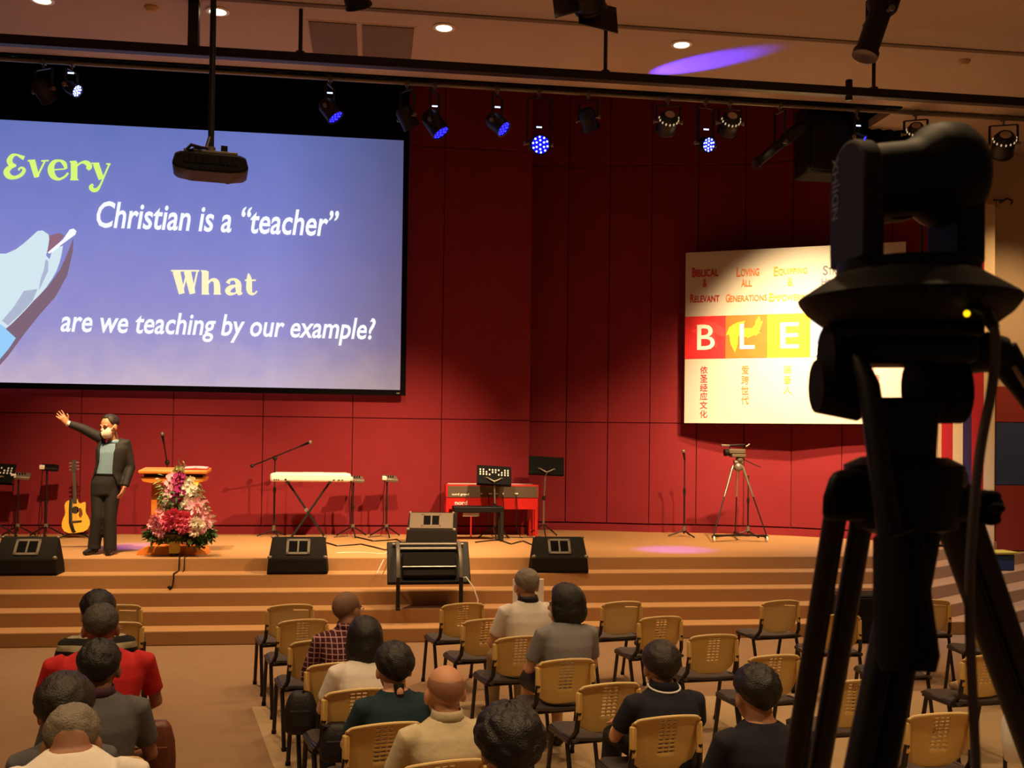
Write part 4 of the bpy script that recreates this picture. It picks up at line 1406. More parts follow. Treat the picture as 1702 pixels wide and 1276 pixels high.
for px, py in ((283, 800), (282, 812), (280, 823), (287, 792), (286, 818), (279, 833), (290, 806)):
    put('orchid', 'pale_pink', px, py, -0.02)
for px, py in ((297, 798), (299, 808), (295, 818), (301, 817), (297, 828), (293, 836), (300, 790)):
    put('orchid', 'magenta', px, py, -0.05)
for px, py in ((313, 806), (320, 812), (310, 820), (318, 823), (322, 817), (306, 812), (312, 832), (318, 838), (308, 838), (315, 798)):
    put('orchid', 'white_petal', px, py, -0.04)
for px, py in ((318, 796), (324, 805), (296, 786), (294, 780)):
    put('orchid', 'yellow_petal', px, py, -0.02, sc_=0.7)
for px, py in ((331, 836), (325, 842), (344, 858), (346, 866), (322, 858), (329, 862), (313, 850), (277, 848), (273, 856), (336, 850)):
    put('lily', 'pale_pink', px, py, -0.09)
for px, py in ((288, 856), (296, 852), (304, 856), (312, 858), (281, 864), (291, 866), (301, 866), (311, 868), (319, 870), (306, 876), (322, 876), (284, 872)):
    put('carnation', 'pink', px, py, -0.14)
for px, py in ((264, 862), (260, 870), (268, 870), (266, 879), (272, 884), (330, 872), (334, 878)):
    put('carnation', 'pale_pink', px, py, -0.12)
for px, py in ((327, 880), (333, 870), (326, 868)):
    put('carnation', 'white_petal', px, py, -0.15)


def leaves(name, m_, spots, n, ln, wd):
    mb = MB()
    for k in range(n):
        px, py, sx, sy = rr.choice(spots)
        x, z = fx(px + rr.gauss(0, sx), py + rr.gauss(0, sy))
        y = rr.uniform(-0.14, 0.08)
        d = V((rr.uniform(-1, 1) + (px - 300) * 0.02, rr.uniform(-0.9, 0.2), rr.uniform(-1, 0.5))).normalized()
        s = d.cross(V((rr.uniform(-1, 1), rr.uniform(-1, 1), 0.4))).normalized()
        c = V((x, y, z))
        l = ln * rr.uniform(0.6, 1.2)
        mb.add([c, c + d * l * 0.5 + s * wd, c + d * l + V((0, 0, -0.01)), c + d * l * 0.5 - s * wd], [(0, 1, 2), (0, 2, 3)])
    o_ = mb.build(name, m_, fl, ang=60)
    o_['kind'] = 'stuff'


leaves('foliage', 'leaf', [(258, 884, 7, 4), (270, 889, 8, 5), (288, 888, 10, 5), (305, 889, 10, 5), (322, 890, 9, 5), (338, 888, 7, 5), (348, 884, 4, 4), (332, 896, 6, 6), (286, 840, 8, 10), (300, 842, 8, 8)], 900, 0.085, 0.018)
leaves('pale_foliage', 'leaf_pale', [(344, 878, 6, 8), (336, 846, 6, 10), (276, 842, 6, 12), (272, 815, 3, 12), (330, 820, 4, 10), (300, 775, 4, 4), (262, 892, 8, 5)], 260, 0.08, 0.009)
s_ = MB()
for k in range(26):
    px, py = rr.uniform(274, 330), rr.uniform(785, 870)
    x, z = fx(px, py)
    s_.tube([(xq, 0, 0.26), (xq * 0.5 + x * 0.5, 0.02, 0.26 + (z - 0.26) * 0.55), (x, 0.0, z)], 0.004, 5)
s_.build('stem', 'leaf', fl, stuff=True)

# dark cable hanging down the steps from the pulpit
x = at(297, 925, y=12.8).x
t = thing('pulpit_cable', 'black cable running down the steps in front of the pulpit', 'cable', (x, 12.84, HST))
pts = [(0.0, 0.2, 0.01), (0.0, 0.02, 0.012), (0.005, -0.025, -0.02), (0.0, -0.02, -0.15), (0.0, -0.1, -0.15), (0.0, -0.345, -0.145), (0.004, -0.36, -0.2), (-0.01, -0.36, -0.31), (-0.02, -0.45, -0.31)]
MB().tube(pts, 0.008, 6).tube([(a + 0.06, b2, c) for a, b2, c in pts[:5]], 0.006, 6).build('cord', 'black_plastic', t)
MB().ell((-0.02, -0.46, -0.29), (0.03, 0.025, 0.02), 8, 6).build('plug', 'black_plastic', t)


# ------------------------------------------------------------------ video camera on dolly tripod
p = at(1230, 898, z=HST)
t = thing('video_camera', 'small video camera on a silver tripod with wheeled dolly', 'camera', tuple(p))


def pl(px, py, y=0.0):
    q = at(px, py, y=p.y + y) - p
    return V((q.x, y, q.z))


hub = pl(1227, 776)
legs = [(pl(1218, 774), pl(1186, 893, -0.25)), (pl(1234, 774), pl(1274, 893, -0.25)), (pl(1226, 776, 0.03), pl(1222, 884, 0.45))]
for (a, b2) in legs:
    b2.z = max(b2.z, 0.1)
    b2.z = 0.1
    MB().tube([a, a.lerp(b2, 0.45)], [0.02, 0.017], 10).build('leg', 'chrome', t)
    MB().tube([a.lerp(b2, 0.42), b2], [0.011, 0.010], 8).build('lower_leg', 'black_steel', t)
MB().tube([pl(1220, 768), pl(1234, 768)], 0.035, 10).ell(hub, (0.07, 0.06, 0.07), 12, 8).build('crown', 'grey_metal', t)
MB().cyl(hub, hub + V((0, 0, 0.12)), 0.03).build('centre_column', 'black_steel', t)
d = MB()
c0 = V((0, 0.02, 0.09))
for (a, b2) in legs:
    d.bar(c0, b2 + V((0, 0, -0.015)), 0.035, 0.025)
d.bar(legs[0][1], legs[1][1], 0.03, 0.02)
dol = d.build('dolly_frame', 'black_steel', t, smooth=False)
for (a, b2) in legs:
    MB().cyl(b2 + V((-0.012, 0, -0.055)), b2 + V((0.012, 0, -0.055)), 0.045, n=16).build('caster', 'white_plastic', dol)
    MB().box(b2 + V((0, 0, -0.02)), (0.05, 0.03, 0.04)).build('caster_fork', 'black_steel', dol, smooth=False)
bz = pl(1224, 757).z
MB().box((pl(1226, 760).x, 0, bz + 0.0), (0.22, 0.14, 0.05)).ell((pl(1229, 764).x, 0, bz - 0.06), (0.06, 0.06, 0.06), 12, 8).build('pan_head', 'piano_grey', t, bevel=0.01)
MB().box((pl(1224, 750).x, 0, pl(1224, 750).z), (0.26, 0.11, 0.075)).build('camera_body', 'piano_grey', t, bevel=0.015)
MB().cyl(pl(1212, 752), pl(1204, 752), 0.05, 0.055).build('lens', 'black_plastic', t)
MB().tube([pl(1213, 747), pl(1213, 740), pl(1238, 739), pl(1240, 746)], 0.014, 8).build('carry_handle', 'black_plastic', t)
MB().box(pl(1205, 740), (0.13, 0.07, 0.03)).build('viewfinder', 'grey_metal', t, bevel=0.006)
MB().cyl(pl(1240, 742), pl(1246, 738), 0.012).build('shotgun_microphone', 'grey_metal', t)
MB().tube([pl(1234, 762), pl(1250, 770), pl(1264, 776)], 0.008, 6).build('pan_handle', 'black_steel', t)

# ------------------------------------------------------------------ things on the right, sign, box, bin, sconce
q = at(1432, 1062, z=0)
yb = YSTAGE - TR * 4 - 0.42
x0_, x1_ = at(1392, 1030, y=yb).x, at(1480, 1030, y=yb).x
zt_ = at(1432, 990, y=yb).z
t = thing('subwoofer', 'black box loudspeaker on the floor in front of the right end of the steps', 'loudspeaker', ((x0_ + x1_) / 2, yb, 0))
MB().box((0, 0.2, zt_ / 2), (x1_ - x0_, 0.4, zt_)).build('cabinet', 'black_matte', t, bevel=0.015)
MB().box((0, -0.006, zt_ / 2), (x1_ - x0_ - 0.06, 0.014, zt_ - 0.06)).build('grille', 'black_plastic', t, bevel=0.004)
q = at(1664, 949, z=0.64)
t = thing('storage_bin', 'blue plastic bin with a yellow lid at the right end of the steps', 'bin', tuple(q))
w0 = 46 / 1700 * 14.6
MB().box((0, 0.14, 0.11), (w0, 0.28, 0.22)).build('tub', 'blue_bin', t, bevel=0.02)
MB().box((0.01, 0.14, 0.235), (w0 + 0.04, 0.31, 0.035)).build('lid', 'yellow_lid', t, bevel=0.01)
q = at(1660, 338, y=YR)
t = thing('wall_bracket', 'small dark bracket lamp fixed high on the beige right wall', 'bracket', (q.x, YR, q.z))
MB().box((0, -0.015, 0), (0.12, 0.03, 0.12)).build('wall_plate', 'beige_wall', t, bevel=0.006)
MB().tube([(0.0, -0.02, 0.0), (0.05, -0.14, 0.05), (0.1, -0.2, 0.0), (0.08, -0.2, -0.05)], 0.016, 8).build('arm', 'dark_wood', t)
k = MB()
for i in range(4):
    k.cyl((-0.1 + 0.04 * i, -0.03, 0.03), (-0.1 + 0.04 * i, -0.05, 0.05), 0.012, n=8)
k.build('bolt', 'black_steel', t, stuff=True)
# slim steel lighting tower behind the filming camera
q = at(1531, 440, y=14.4)
t = thing('steel_tower', 'slim dark steel tower with a lamp arm behind the filming camera', 'stand', (at(1538, 440, y=14.2).x, 14.2, HST))
zt_ = at(1538, 352, y=14.2).z - HST
s_ = MB()
for dx in (-0.06, 0.06):
    s_.cyl((dx, 0, 0.02), (dx, 0, zt_), 0.02)
for i in range(9):
    z = 0.2 + i * (zt_ - 0.3) / 8
    s_.cyl((-0.06, 0, z), (0.06, 0, z + 0.12), 0.008, n=6)
s_.build('column', 'black_steel', t)
MB().box((0, 0, 0.015), (0.5, 0.4, 0.03)).build('base_plate', 'black_steel', t, bevel=0.004)
a = at(1528, 434, y=14.2) - V(t.location)
MB().tube([(0, 0, a.z + 0.02), (a.x, -0.05, a.z), (a.x - 0.12, -0.08, a.z - 0.03)], 0.018, 8).build('arm', 'chrome', t)

# reserved sign leaning on the steps behind the grey-haired man
q = at(878, 1002, z=0.16)
t = thing('white_board', 'white board standing on the steps behind the grey-haired man', 'board', (at(878, 990, y=11.45).x, 11.45 - 0.0, 0.0))
zt_ = at(878, 962, y=11.45).z
MB().box((0, 0.0, zt_ / 2 + 0.1), (52 / 1700 * 11.5, 0.03, zt_ - 0.2), rot3('X', -0.02)).build('panel', 'white_paper', t, smooth=False, bevel=0.004)
MB().box((0, 0.02, 0.06), (0.3, 0.16, 0.12)).build('foot', 'black_steel', t, smooth=False, bevel=0.004)

# cables lying on the stage
cabs = [('black cable looping over the stage floor left of the grey monitor', [(520, 897), (560, 908), (600, 905), (640, 915), (690, 903), (735, 905)]),
        ('black cable curling on the stage behind the grey monitor', [(590, 893), (620, 900), (660, 897), (668, 904)]),
        ('black cable trailing between the piano bench and the plain music stand', [(790, 902), (830, 898), (850, 905), (870, 900), (884, 906)]),
        ('thin pale cable along the stage edge before the tilted television', [(560, 920), (600, 919), (640, 921), (646, 917)])]
for lb, pts in cabs:
    P = [at(a, b2, z=HST) for a, b2 in pts]
    P = [V((q.x, max(q.y, YSTAGE + 0.05), HST + 0.01)) for q in P]
    t = thing('stage_cable', lb, 'cable', tuple(P[0]))
    Q = []
    for i in range(len(P) - 1):
        for k in range(6):
            u = k / 6
            Q.append(P[i].lerp(P[i + 1], u) + V((0, 0.03 * math.sin((i + u) * 3), 0)))
    Q.append(P[-1])
    MB().tube([q - P[0] for q in Q], 0.004 if 'pale' in lb else 0.009, 6).build('cord', 'white_plastic' if 'pale' in lb else 'black_plastic', t)

# ------------------------------------------------------------------ chairs
def back_mesh(kind):
    """curved perforated shell, concave to the sitter (+y); top at z=.79"""
    zt, zb, hw, rad = 0.79, 0.475, 0.208, 0.52
    xs = [-1, -0.94, -0.8, -0.6, -0.4, -0.28]
    slot = [(-0.235, -0.105), (-0.065, 0.065), (0.105, 0.235)]
    xs += [v for s in slot for v in s] + [0.28, 0.4, 0.6, 0.8, 0.94, 1]
    zs = [0, 0.03]
    rows = []
    z = 0.07
    for i in range(9):
        zs += [z, z + 0.032]
        rows.append((z, z + 0.032))
        z += 0.072
    zs += [0.76, 0.83, 0.89, 0.94, 0.975, 1.0]
    zs = sorted(zs)

    def P(u, v):
        # v 0 top .. 1 bottom
        w_ = hw * (1 - 0.03 * v)
        if v > 0.62:
            k = (v - 0.62) / 0.38
            w_ *= math.sqrt(max(1 - 0.93 * k ** 2.4, 0.02))
        arch = 0.022 * (1 - u * u) if v < 0.4 else 0.022 * (1 - u * u) * max(0, (1 - v) / 0.6)
        a = u * w_ / rad
        corner = 0.012 * max(0, (abs(u) - 0.85) / 0.15) ** 2 * max(0, 1 - v * 6)
        x = rad * math.sin(a)
        y = -0.235 + rad * (1 - math.cos(a)) + 0.075 * v
        if v < 0.03:
            y -= 0.012
        return V((x, y, zt - 0.022 + arch - corner - (zt - zb - 0.022) * v))

    mb = MB()
    nx = len(xs)
    for v in zs:
        for u in xs:
            mb.v.append(P(u, v))
    for j in range(len(zs) - 1):
        for i in range(nx - 1):
            a, b = xs[i], xs[i + 1]
            c, d = zs[j], zs[j + 1]
            hole = False
            if kind == 'perforated':
                hole = any(abs(a - s[0]) < 1e-6 for s in slot) and any(abs(c - r_[0]) < 1e-6 for r_ in rows)
            else:
                hole = (0.1 < a < 0.75) and any(abs(c - r_[0]) < 1e-6 for r_ in rows[1:2])
            if not hole:
                mb.f.append((j * nx + i, j * nx + i + 1, (j + 1) * nx + i + 1, (j + 1) * nx + i))
    return mb


def make_chair(kind):
    t = thing('plastic_chair', '', 'chair', (0, 0, 0), 0, 'cream plastic audience chairs')
    o = back_mesh(kind).build('backrest', 'cream' if kind == 'perforated' else 'cream_pale', t, ang=50)
    s = o.modifiers.new('thick', 'SOLIDIFY')
    s.thickness = 0.008
    s.offset = 0
    # top rim roll
    rim = [V((0.515 * math.sin(u * 0.2 / 0.52), -0.245 + 0.52 * (1 - math.cos(u * 0.2 / 0.52)), 0.768 + 0.022 * (1 - u * u) - 0.012 * max(0, (abs(u) - 0.85) / 0.15) ** 2)) for u in [-1 + 0.1 * i for i in range(21)]]
    MB().tube(rim, 0.009, 8).build('top_rim', 'cream_pale', o)
    for sx in (-1, 1):
        MB().box((sx * 0.197, -0.195, 0.655), (0.034, 0.032, 0.17), rot3('Z', -sx * 0.38)).build('side_flange', 'cream', o, bevel=0.008)
    # seat: padded plate with waterfall front
    seat = [(-0.20, 0.445), (-0.20, 0.462), (-0.12, 0.455), (0.0, 0.450), (0.12, 0.458), (0.20, 0.462), (0.235, 0.445), (0.24, 0.425), (0.20, 0.43), (0.0, 0.425)]
    mb = MB()
    rings = []
    for x, k in ((-0.225, -0.012), (-0.19, 0.0), (-0.08, -0.008), (0.08, -0.008), (0.19, 0.0), (0.225, -0.012)):
        rings.append([V((x, y, z + (k if z > 0.44 else 0))) for y, z in seat])
    mb.loft(rings)
    mb.build('seat', 'seat', t, ang=50)
    for sx in (-1, 1):
        x = sx * 0.235
        for y0, y1 in ((0.25, 0.15), (-0.22, -0.10)):
            lg = MB().tube([(x, y0, 0.012), (x, y1, 0.425)], 0.0155, 8).build('leg', 'chair_leg', t)
            MB().cyl((x, y0, 0.0), (x, y0, 0.03), 0.019, n=10).build('foot_cap', 'black_plastic', lg)
        MB().bar((x, -0.14, 0.428), (x, 0.19, 0.428), 0.032, 0.03).build('seat_rail', 'chair_leg', t, smooth=False, bevel=0.006)
        MB().tube([(sx * 0.228, -0.02, 0.435), (sx * 0.222, -0.13, 0.44), (sx * 0.208, -0.185, 0.5), (sx * 0.200, -0.20, 0.62)], 0.0165, 8).build('back_support', 'chair_leg', t)
    for y in (0.1, -0.12):
        MB().cyl((-0.235, y, 0.415), (0.235, y, 0.415), 0.012).build('cross_bar', 'chair_leg', t)
    return t


proto = {}
chairs = {}


def chair(key, px, py, rz, label, kind='perforated', loc=None):
    if loc is None:
        p = at(px, py, z=0.79)
        off = rot3('Z', rz) @ V((0, -0.245, 0))
        loc = V((p.x - off.x, p.y - off.y, 0))
    if kind not in proto:
        proto[kind] = make_chair(kind)
        t = proto[kind]
        t.location = loc
        t.rotation_euler = (0, 0, rz)
        t['label'] = label
    else:
        t = dup(proto[kind], loc, rz, label)
    chairs[key] = (loc, rz)
    return t


A = R(14)
# aisle block on the left
chair('l1', 194, 1006, A, 'pale chair of the front row left of the aisle, half hidden by black hair', 'plain')
chair('l2', 192, 1035, A, 'second cream chair from the front left of the aisle, behind the pale one')
# left column of the centre block, front to back
chair('a1', 484, 1005, A, 'pale front-row chair at the left corner of the centre block', 'plain')
chair('a2', 505, 1030, A, 'empty cream chair directly behind the left corner front-row chair')
chair('a3', 530, 1064, A, 'cream chair beside the plaid shirt, mostly hidden, third from the front')
chair('a4', 563, 1102, A, 'cream chair in which the man in the plaid shirt sits')
chair('a5', 598, 1146, A, 'cream chair in which the woman in the white shirt sits')
chair('a6', 642, 1203, A, 'cream chair with slots in which the woman in the teal shirt sits')
chair('a7', 742, 1266, A, 'cream chair at the bottom edge in which the bald man sits')
# next column
chair('b1', 772, 1003, R(13), 'front-row cream chair right in front of the tilted television')
chair('b2', 811, 1029, R(13), 'empty cream chair left of the man in the white polo shirt')
chair('b3', 868, 1058, R(12), 'cream chair in which the grey-haired man in the white polo sits')
chair('b4', 945, 1096, R(11), 'cream slotted chair in which the woman in the grey shirt sits')
chair('b5', 1018, 1136, R(11), 'empty cream slotted chair left of the man with the collar stripe')
chair('b6', 1115, 1191, R(10), 'big cream slotted chair in which the man with the collar stripe sits')
# third column
chair('c1', 1037, 1000, R(12), 'pale front-row chair right of the woman in the grey shirt', 'plain')
chair('c2', 1102, 1025, R(11), 'cream chair with a dark bag on its seat behind the pale front-row chair')
chair('c3', 1190, 1055, R(6), 'empty cream chair right of the head with the collar stripe')
chair('c4', 1292, 1089, R(8), 'empty cream chair behind the black-haired head, left of the tripod')
chair('c5', 1425, 1131, R(6), 'cream slotted chair seen between the tripod legs, lower left one')
chair('c6', 1570, 1186, R(4), 'large cream slotted chair at the bottom right crossed by the grey cable')
# fourth and fifth columns
chair('d1', 1302, 998, R(10), 'pale front-row chair just left of the tripod', 'plain')
chair('d2', 1396, 1022, R(-4), 'cream slotted chair in front of the black subwoofer')
chair('d3', 1508, 1054, R(-4), 'cream chair half hidden behind the thick tripod handle')
chair('d4', 1648, 1089, R(6), 'cream slotted chair with a folded jacket right of the grey cable')
chair('e1', 1548, 997, R(-6), 'pale front-row chair right of the thick tripod handle', 'plain')
chair('e2', 1658, 1022, R(-6), 'cream chair at the right end of the second row by the tripod leg')
chair('e3', 1790, 1052, R(-4), 'cream chair cut by the right edge of the picture')


# ------------------------------------------------------------------ people
def ering(c, rx, ry, n=18, tilt=0.0, ex=2.4):
    out = []
    for j in range(n):
        a = 2 * PI * j / n
        ca, sa = math.cos(a), math.sin(a)
        k = (abs(ca) ** ex + abs(sa) ** ex) ** (-1 / ex)
        out.append(V((c[0] + rx * k * ca, c[1] + ry * k * sa, c[2] + tilt * ry * k * sa)))
    return out


def head_shape(mb, Mh, hs=1.0):
    Mh = Mh @ Matrix.Scale(hs, 4)
    mb.ell((0, -0.012, 0.028), (0.077, 0.096, 0.087), 18, 12, Mh)
    mb.ell((0, 0.022, -0.030), (0.064, 0.076, 0.086), 16, 10, Mh)
    mb.ell((0, 0.045, -0.080), (0.042, 0.045, 0.034), 12, 8, Mh)
    mb.ell((0, 0.100, -0.022), (0.014, 0.022, 0.020), 10, 6, Mh)
    mb.ell((0, 0.094, 0.002), (0.010, 0.014, 0.030), 10, 6, Mh)
    for s in (-1, 1):
        mb.ell((s * 0.080, -0.006, -0.014), (0.013, 0.022, 0.034), 10, 8, Mh)
        mb.ell((s * 0.033, 0.078, 0.022), (0.026, 0.016, 0.010), 10, 6, Mh)


def hand(mb, w, d, palm, side, curl=0.5, k=1.0, spread=2.2):
    """palm and five fingers; w wrist, d hand direction, palm = palm-facing normal, side = thumb side"""
    w, d, palm = V(w), V(d).normalized(), V(palm).normalized()
    s = d.cross(palm).normalized() * side
    mb.tube([w - d * 0.02 * k, w + d * 0.03 * k, w + d * 0.085 * k], [0.027 * k, 0.036 * k, 0.038 * k], 10, sq=0.45, upv=palm)
    for i, (o, L) in enumerate(((0.030, 0.070), (0.010, 0.078), (-0.010, 0.072), (-0.029, 0.056))):
        a = w + d * 0.08 * k + s * o * k
        d1 = (d + palm * curl * 0.4 + s * o * spread).normalized()
        d2 = (d + palm * curl * 1.2 + s * o * (spread - 2.2)).normalized()
        d3 = (d + palm * curl * 2.4).normalized()
        p1 = a + d1 * L * 0.42 * k
        p2 = p1 + d2 * L * 0.33 * k
        mb.tube([a - d * 0.02 * k, a, p1, p2, p2 + d3 * L * 0.27 * k], [0.0095 * k, 0.0095 * k, 0.009 * k, 0.008 * k, 0.006 * k], 7)
    a = w + d * 0.03 * k + s * 0.03 * k
    d1 = (d * 0.7 + s * 0.8 + palm * 0.3).normalized()
    d2 = (d * 0.9 + s * 0.3 + palm * 0.4).normalized()
    mb.tube([a - d1 * 0.01, a + d1 * 0.035 * k, a + d1 * 0.035 * k + d2 * 0.032 * k], [0.013 * k, 0.011 * k, 0.008 * k], 7)


def skin_over(o, voxel, it=3):
    m = o.modifiers.new('remesh', 'REMESH')
    m.mode = 'VOXEL'
    m.voxel_size = voxel
    m.use_smooth_shade = True
    s = o.modifiers.new('smooth', 'SMOOTH')
    s.iterations = it
    s.factor = 0.5


def hair_shell(Mh, style, m, parent, seed=0, hs=1.0):
    st = dict(ef=52, es=88, eb=122, t=0.016, th0=0, bob=0.0, gap=0.95, rough=0.004)
    st.update(style)
    rr_ = random.Random(seed)
    na, nt_ = 40, 18
    mb = MB()
    for j in range(nt_ + 1):
        for i in range(na):
            a = 2 * PI * i / na - PI
            aa = abs(a)
            if aa < PI / 2:
                k = min(max((aa - R(38)) / R(34), 0), 1)
                k = k * k * (3 - 2 * k)
                e = st['ef'] * (1 - k) + st['es'] * k
            else:
                k = (aa - PI / 2) / (PI / 2)
                e = st['es'] * (1 - k) + st['eb'] * k
            u = j / nt_
            drop = 0.0
            if st['bob'] and aa > st['gap']:
                if u < 0.6:
                    th = R(st['th0'] + (98 - st['th0']) * u / 0.6)
                else:
                    th = R(98)
                    drop = (u - 0.6) / 0.4 * st['bob']
            else:
                th = R(st['th0'] + (e - st['th0']) * u)
            tt = (st['t'] + 0.004) * (1.0 - u ** 5) - 0.004 if not (st['bob'] and aa > st['gap']) else st['t']
            rx, ry, rz = 0.080 + tt, 0.099 + tt, 0.090 + tt
            jit = rr_.uniform(-1, 1) * st['rough']
            fl = 1.0 + 0.10 * math.sin(min(drop / max(st['bob'], 1e-3), 1) * PI) - 0.12 * (drop / max(st['bob'], 1e-3)) ** 2 if drop else 1.0
            x = math.sin(a) * math.sin(th) * (rx + jit) * fl
            y = math.cos(a) * math.sin(th) * (ry + jit) * fl
            z = math.cos(th) * (rz + jit) - drop
            mb.v.append(Mh @ (V((x, y - 0.012, z + 0.026)) * hs))
    for j in range(nt_):
        for i in range(na):
            k = (i + 1) % na
            mb.f.append((j * na + i, j * na + k, (j + 1) * na + k, (j + 1) * na + i))
    o = mb.build('hair', m, parent, ang=180)
    s = o.modifiers.new('thick', 'SOLIDIFY')
    s.thickness = st.get('th', 0.014)
    s.offset = -1
    b = o.modifiers.new('sub', 'SUBSURF')
    b.levels = b.render_levels = 1
    return o


def seated(px, py, depth, rz, label, skin, hair, hstyle, shirt, trousers, chair_key=None, sw=0.19, yaw=0.0, pitch=0.0, sleeve='short', side=0.0, skirt=False, build=1.0, arms='lap', hs=1.12, drop=0.25, hy=0.06, clabel=None):
    rm = rot3('Z', rz)
    if chair_key is not None:
        loc, rz = chairs[chair_key]
        rm = rot3('Z', rz)
        root = V(loc) + rm @ V((0, 0.035, 0))
        # head on the sight line of its pixel, at the sitter's own depth
        d = FW + RT * ((px - 851) / FPX) + UP * ((705.3 - py) / FPX)
        fwd = rm @ V((0, 1, 0))
        k = (root + fwd * hy - V((CAM.x, CAM.y, 0))).dot(fwd) / d.dot(fwd)
        P = CAM + d * k
        hx = (rm.transposed() @ (P - root)).x
        if abs(hx) > 0.02:
            root += rm @ V((hx - math.copysign(0.02, hx), 0, 0))
            hx = math.copysign(0.02, hx)
        H = P.z
    else:
        P = at(px, py, depth=depth)
        H = P.z
        hx = side
        root = P - rm @ V((hx, hy, 0))
        root.z = 0
    root = V((root.x, root.y, 0))
    t = thing('person', label, 'person', tuple(root), rz, 'seated audience')
    if chair_key is None:
        chair(label, 0, 0, rz, clabel, loc=root - rm @ V((0, 0.035, 0)))
    zs = H - drop
    Mh = Matrix.Translation((hx, hy, H - 0.118)) @ Matrix.Rotation(yaw, 4, 'Z') @ Matrix.Rotation(pitch, 4, 'X')
    ny = (hy - 0.06) * 0.55
    nb = V((hx * 0.7, 0.012 + ny, zs + 0.05))

    def torso(mb, g):
        hz = 0.452
        mid = hz + (zs - hz) * 0.5
        mb.loft([ering((0, -0.06, hz - 0.0), 0.165 * build + g, 0.12 + g), ering((0, -0.06, hz + 0.06), 0.172 * build + g, 0.125 + g), ering((hx * 0.2, -0.055, mid), 0.152 * build + g, 0.112 * build + g),
                 ering((hx * 0.4, -0.04, zs - 0.12), sw * 0.90 + g, 0.115 + g), ering((hx * 0.5, -0.025, zs - 0.045), sw * 0.88 + g, 0.095 + g), ering((hx * 0.6, -0.008 + ny * 0.5, zs + 0.005), sw * 0.58 + g, 0.072 + g),
                 ering((hx * 0.7, 0.004 + ny, zs + 0.035), 0.070 + g, 0.062 + g)])

    sh = [V((s * sw * 0.93 + hx * 0.4, -0.02, zs - 0.055)) for s in (-1, 1)]
    el = [V((s * (sw + 0.055), 0.06, max(zs - 0.30, 0.60))) for s in (-1, 1)]
    wr_ = [V((s * 0.13, 0.30, 0.61)) for s in (-1, 1)]
    if arms == 'face':
        el[1] = V((sw + 0.04, 0.16, zs - 0.24))
        wr_[1] = V((0.09 + hx, 0.20, H - 0.25))
    b = MB()
    head_shape(b, Mh, hs)
    hd = Mh.translation
    b.tube([nb + V((0, -0.004, -0.06)), nb + V((0, 0.0, 0.0)), V((hx, hy - 0.012, H - 0.14))], [0.068, 0.061, 0.062], 14)
    torso(b, 0.0)
    for i, s in ((0, -1), (1, 1)):
        b.tube([sh[i] + V((-s * 0.03, 0, 0.0)), sh[i], sh[i].lerp(el[i], 0.5), el[i], el[i].lerp(wr_[i], 0.4), wr_[i]], [0.05, 0.048, 0.042, 0.036, 0.036, 0.025], 12)
        hand(b, wr_[i], (-s * 0.25, 1, -0.12) if not (arms == 'face' and i == 1) else (-0.1, -0.1, 1), (0, 0, -1) if not (arms == 'face' and i == 1) else (-1, 0, 0), -s if i == 0 else -1 * -s * -1, 0.35)
        b.tube([(s * 0.085, -0.03, 0.53), (s * 0.11, 0.2, 0.53), (s * 0.12, 0.40, 0.51), (s * 0.12, 0.43, 0.30), (s * 0.12, 0.42, 0.08)], [0.075, 0.07, 0.052, 0.05, 0.034], 12)
        b.tube([(s * 0.12, 0.39, 0.05), (s * 0.12, 0.46, 0.045), (s * 0.13, 0.60, 0.028)], [0.034, 0.036, 0.024], 10)
    o = bd_ = b.build('body', skin, t)
    skin_over(o, 0.0095)
    c = MB()
    torso(c, 0.011)
    for i in (0, 1):
        s = (-1, 1)[i]
        if sleeve == 'short':
            e = sh[i].lerp(el[i], 0.72)
            c.tube([sh[i] + V((-s * 0.05, 0, 0.01)), sh[i] + V((0, 0, 0.004)), sh[i].lerp(el[i], 0.4), e], [0.066, 0.066, 0.060, 0.058], 14)
        else:
            c.tube([sh[i] + V((-s * 0.05, 0, 0.01)), sh[i] + V((0, 0, 0.004)), sh[i].lerp(el[i], 0.5), el[i], el[i].lerp(wr_[i], 0.5), wr_[i] - (wr_[i] - el[i]).normalized() * 0.02], [0.066, 0.064, 0.056, 0.050, 0.046, 0.036], 14)
    o = c.build('shirt', shirt, t)
    skin_over(o, 0.012, 3)
    q = MB()
    q.loft([ering((0, -0.06, 0.452), 0.17 * build, 0.125), ering((0, -0.06, 0.53), 0.178 * build, 0.132), ering((0, -0.055, 0.60), 0.165 * build, 0.12)])
    for s in (-1, 1):
        pts = [(s * 0.085, -0.05, 0.535), (s * 0.11, 0.2, 0.535), (s * 0.12, 0.40, 0.515), (s * 0.12, 0.435, 0.30), (s * 0.12, 0.425, 0.09)]
        rr_ = [0.088, 0.082, 0.066, 0.062, 0.05]
        if skirt:
            pts, rr_ = pts[:3], [0.092, 0.088, 0.078]
        q.tube(pts, rr_, 14)
    if skirt:
        q.box((0, 0.16, 0.51), (0.2, 0.46, 0.1))
    o = q.build('skirt' if skirt else 'trousers', trousers, t)
    skin_over(o, 0.013, 3)
    for s in (-1, 1):
        MB().tube([(s * 0.12, 0.375, 0.045), (s * 0.12, 0.43, 0.05), (s * 0.125, 0.55, 0.038), (s * 0.13, 0.625, 0.03)], [0.036, 0.045, 0.042, 0.026], 12, sq=0.9).build('shoe', 'shoe', t)
        e = MB().ell((s * 0.032, 0.088, 0.004), (0.012, 0.008, 0.008), 10, 6, Mh)
        e.build('eye', 'eye', bd_)
    MB().ell((0, 0.090, -0.060), (0.024, 0.010, 0.007), 12, 6, Mh).build('mouth', 'lip', bd_)
    if hair:
        hair_shell(Mh, hstyle, hair, t, seed=int(px), hs=hs)
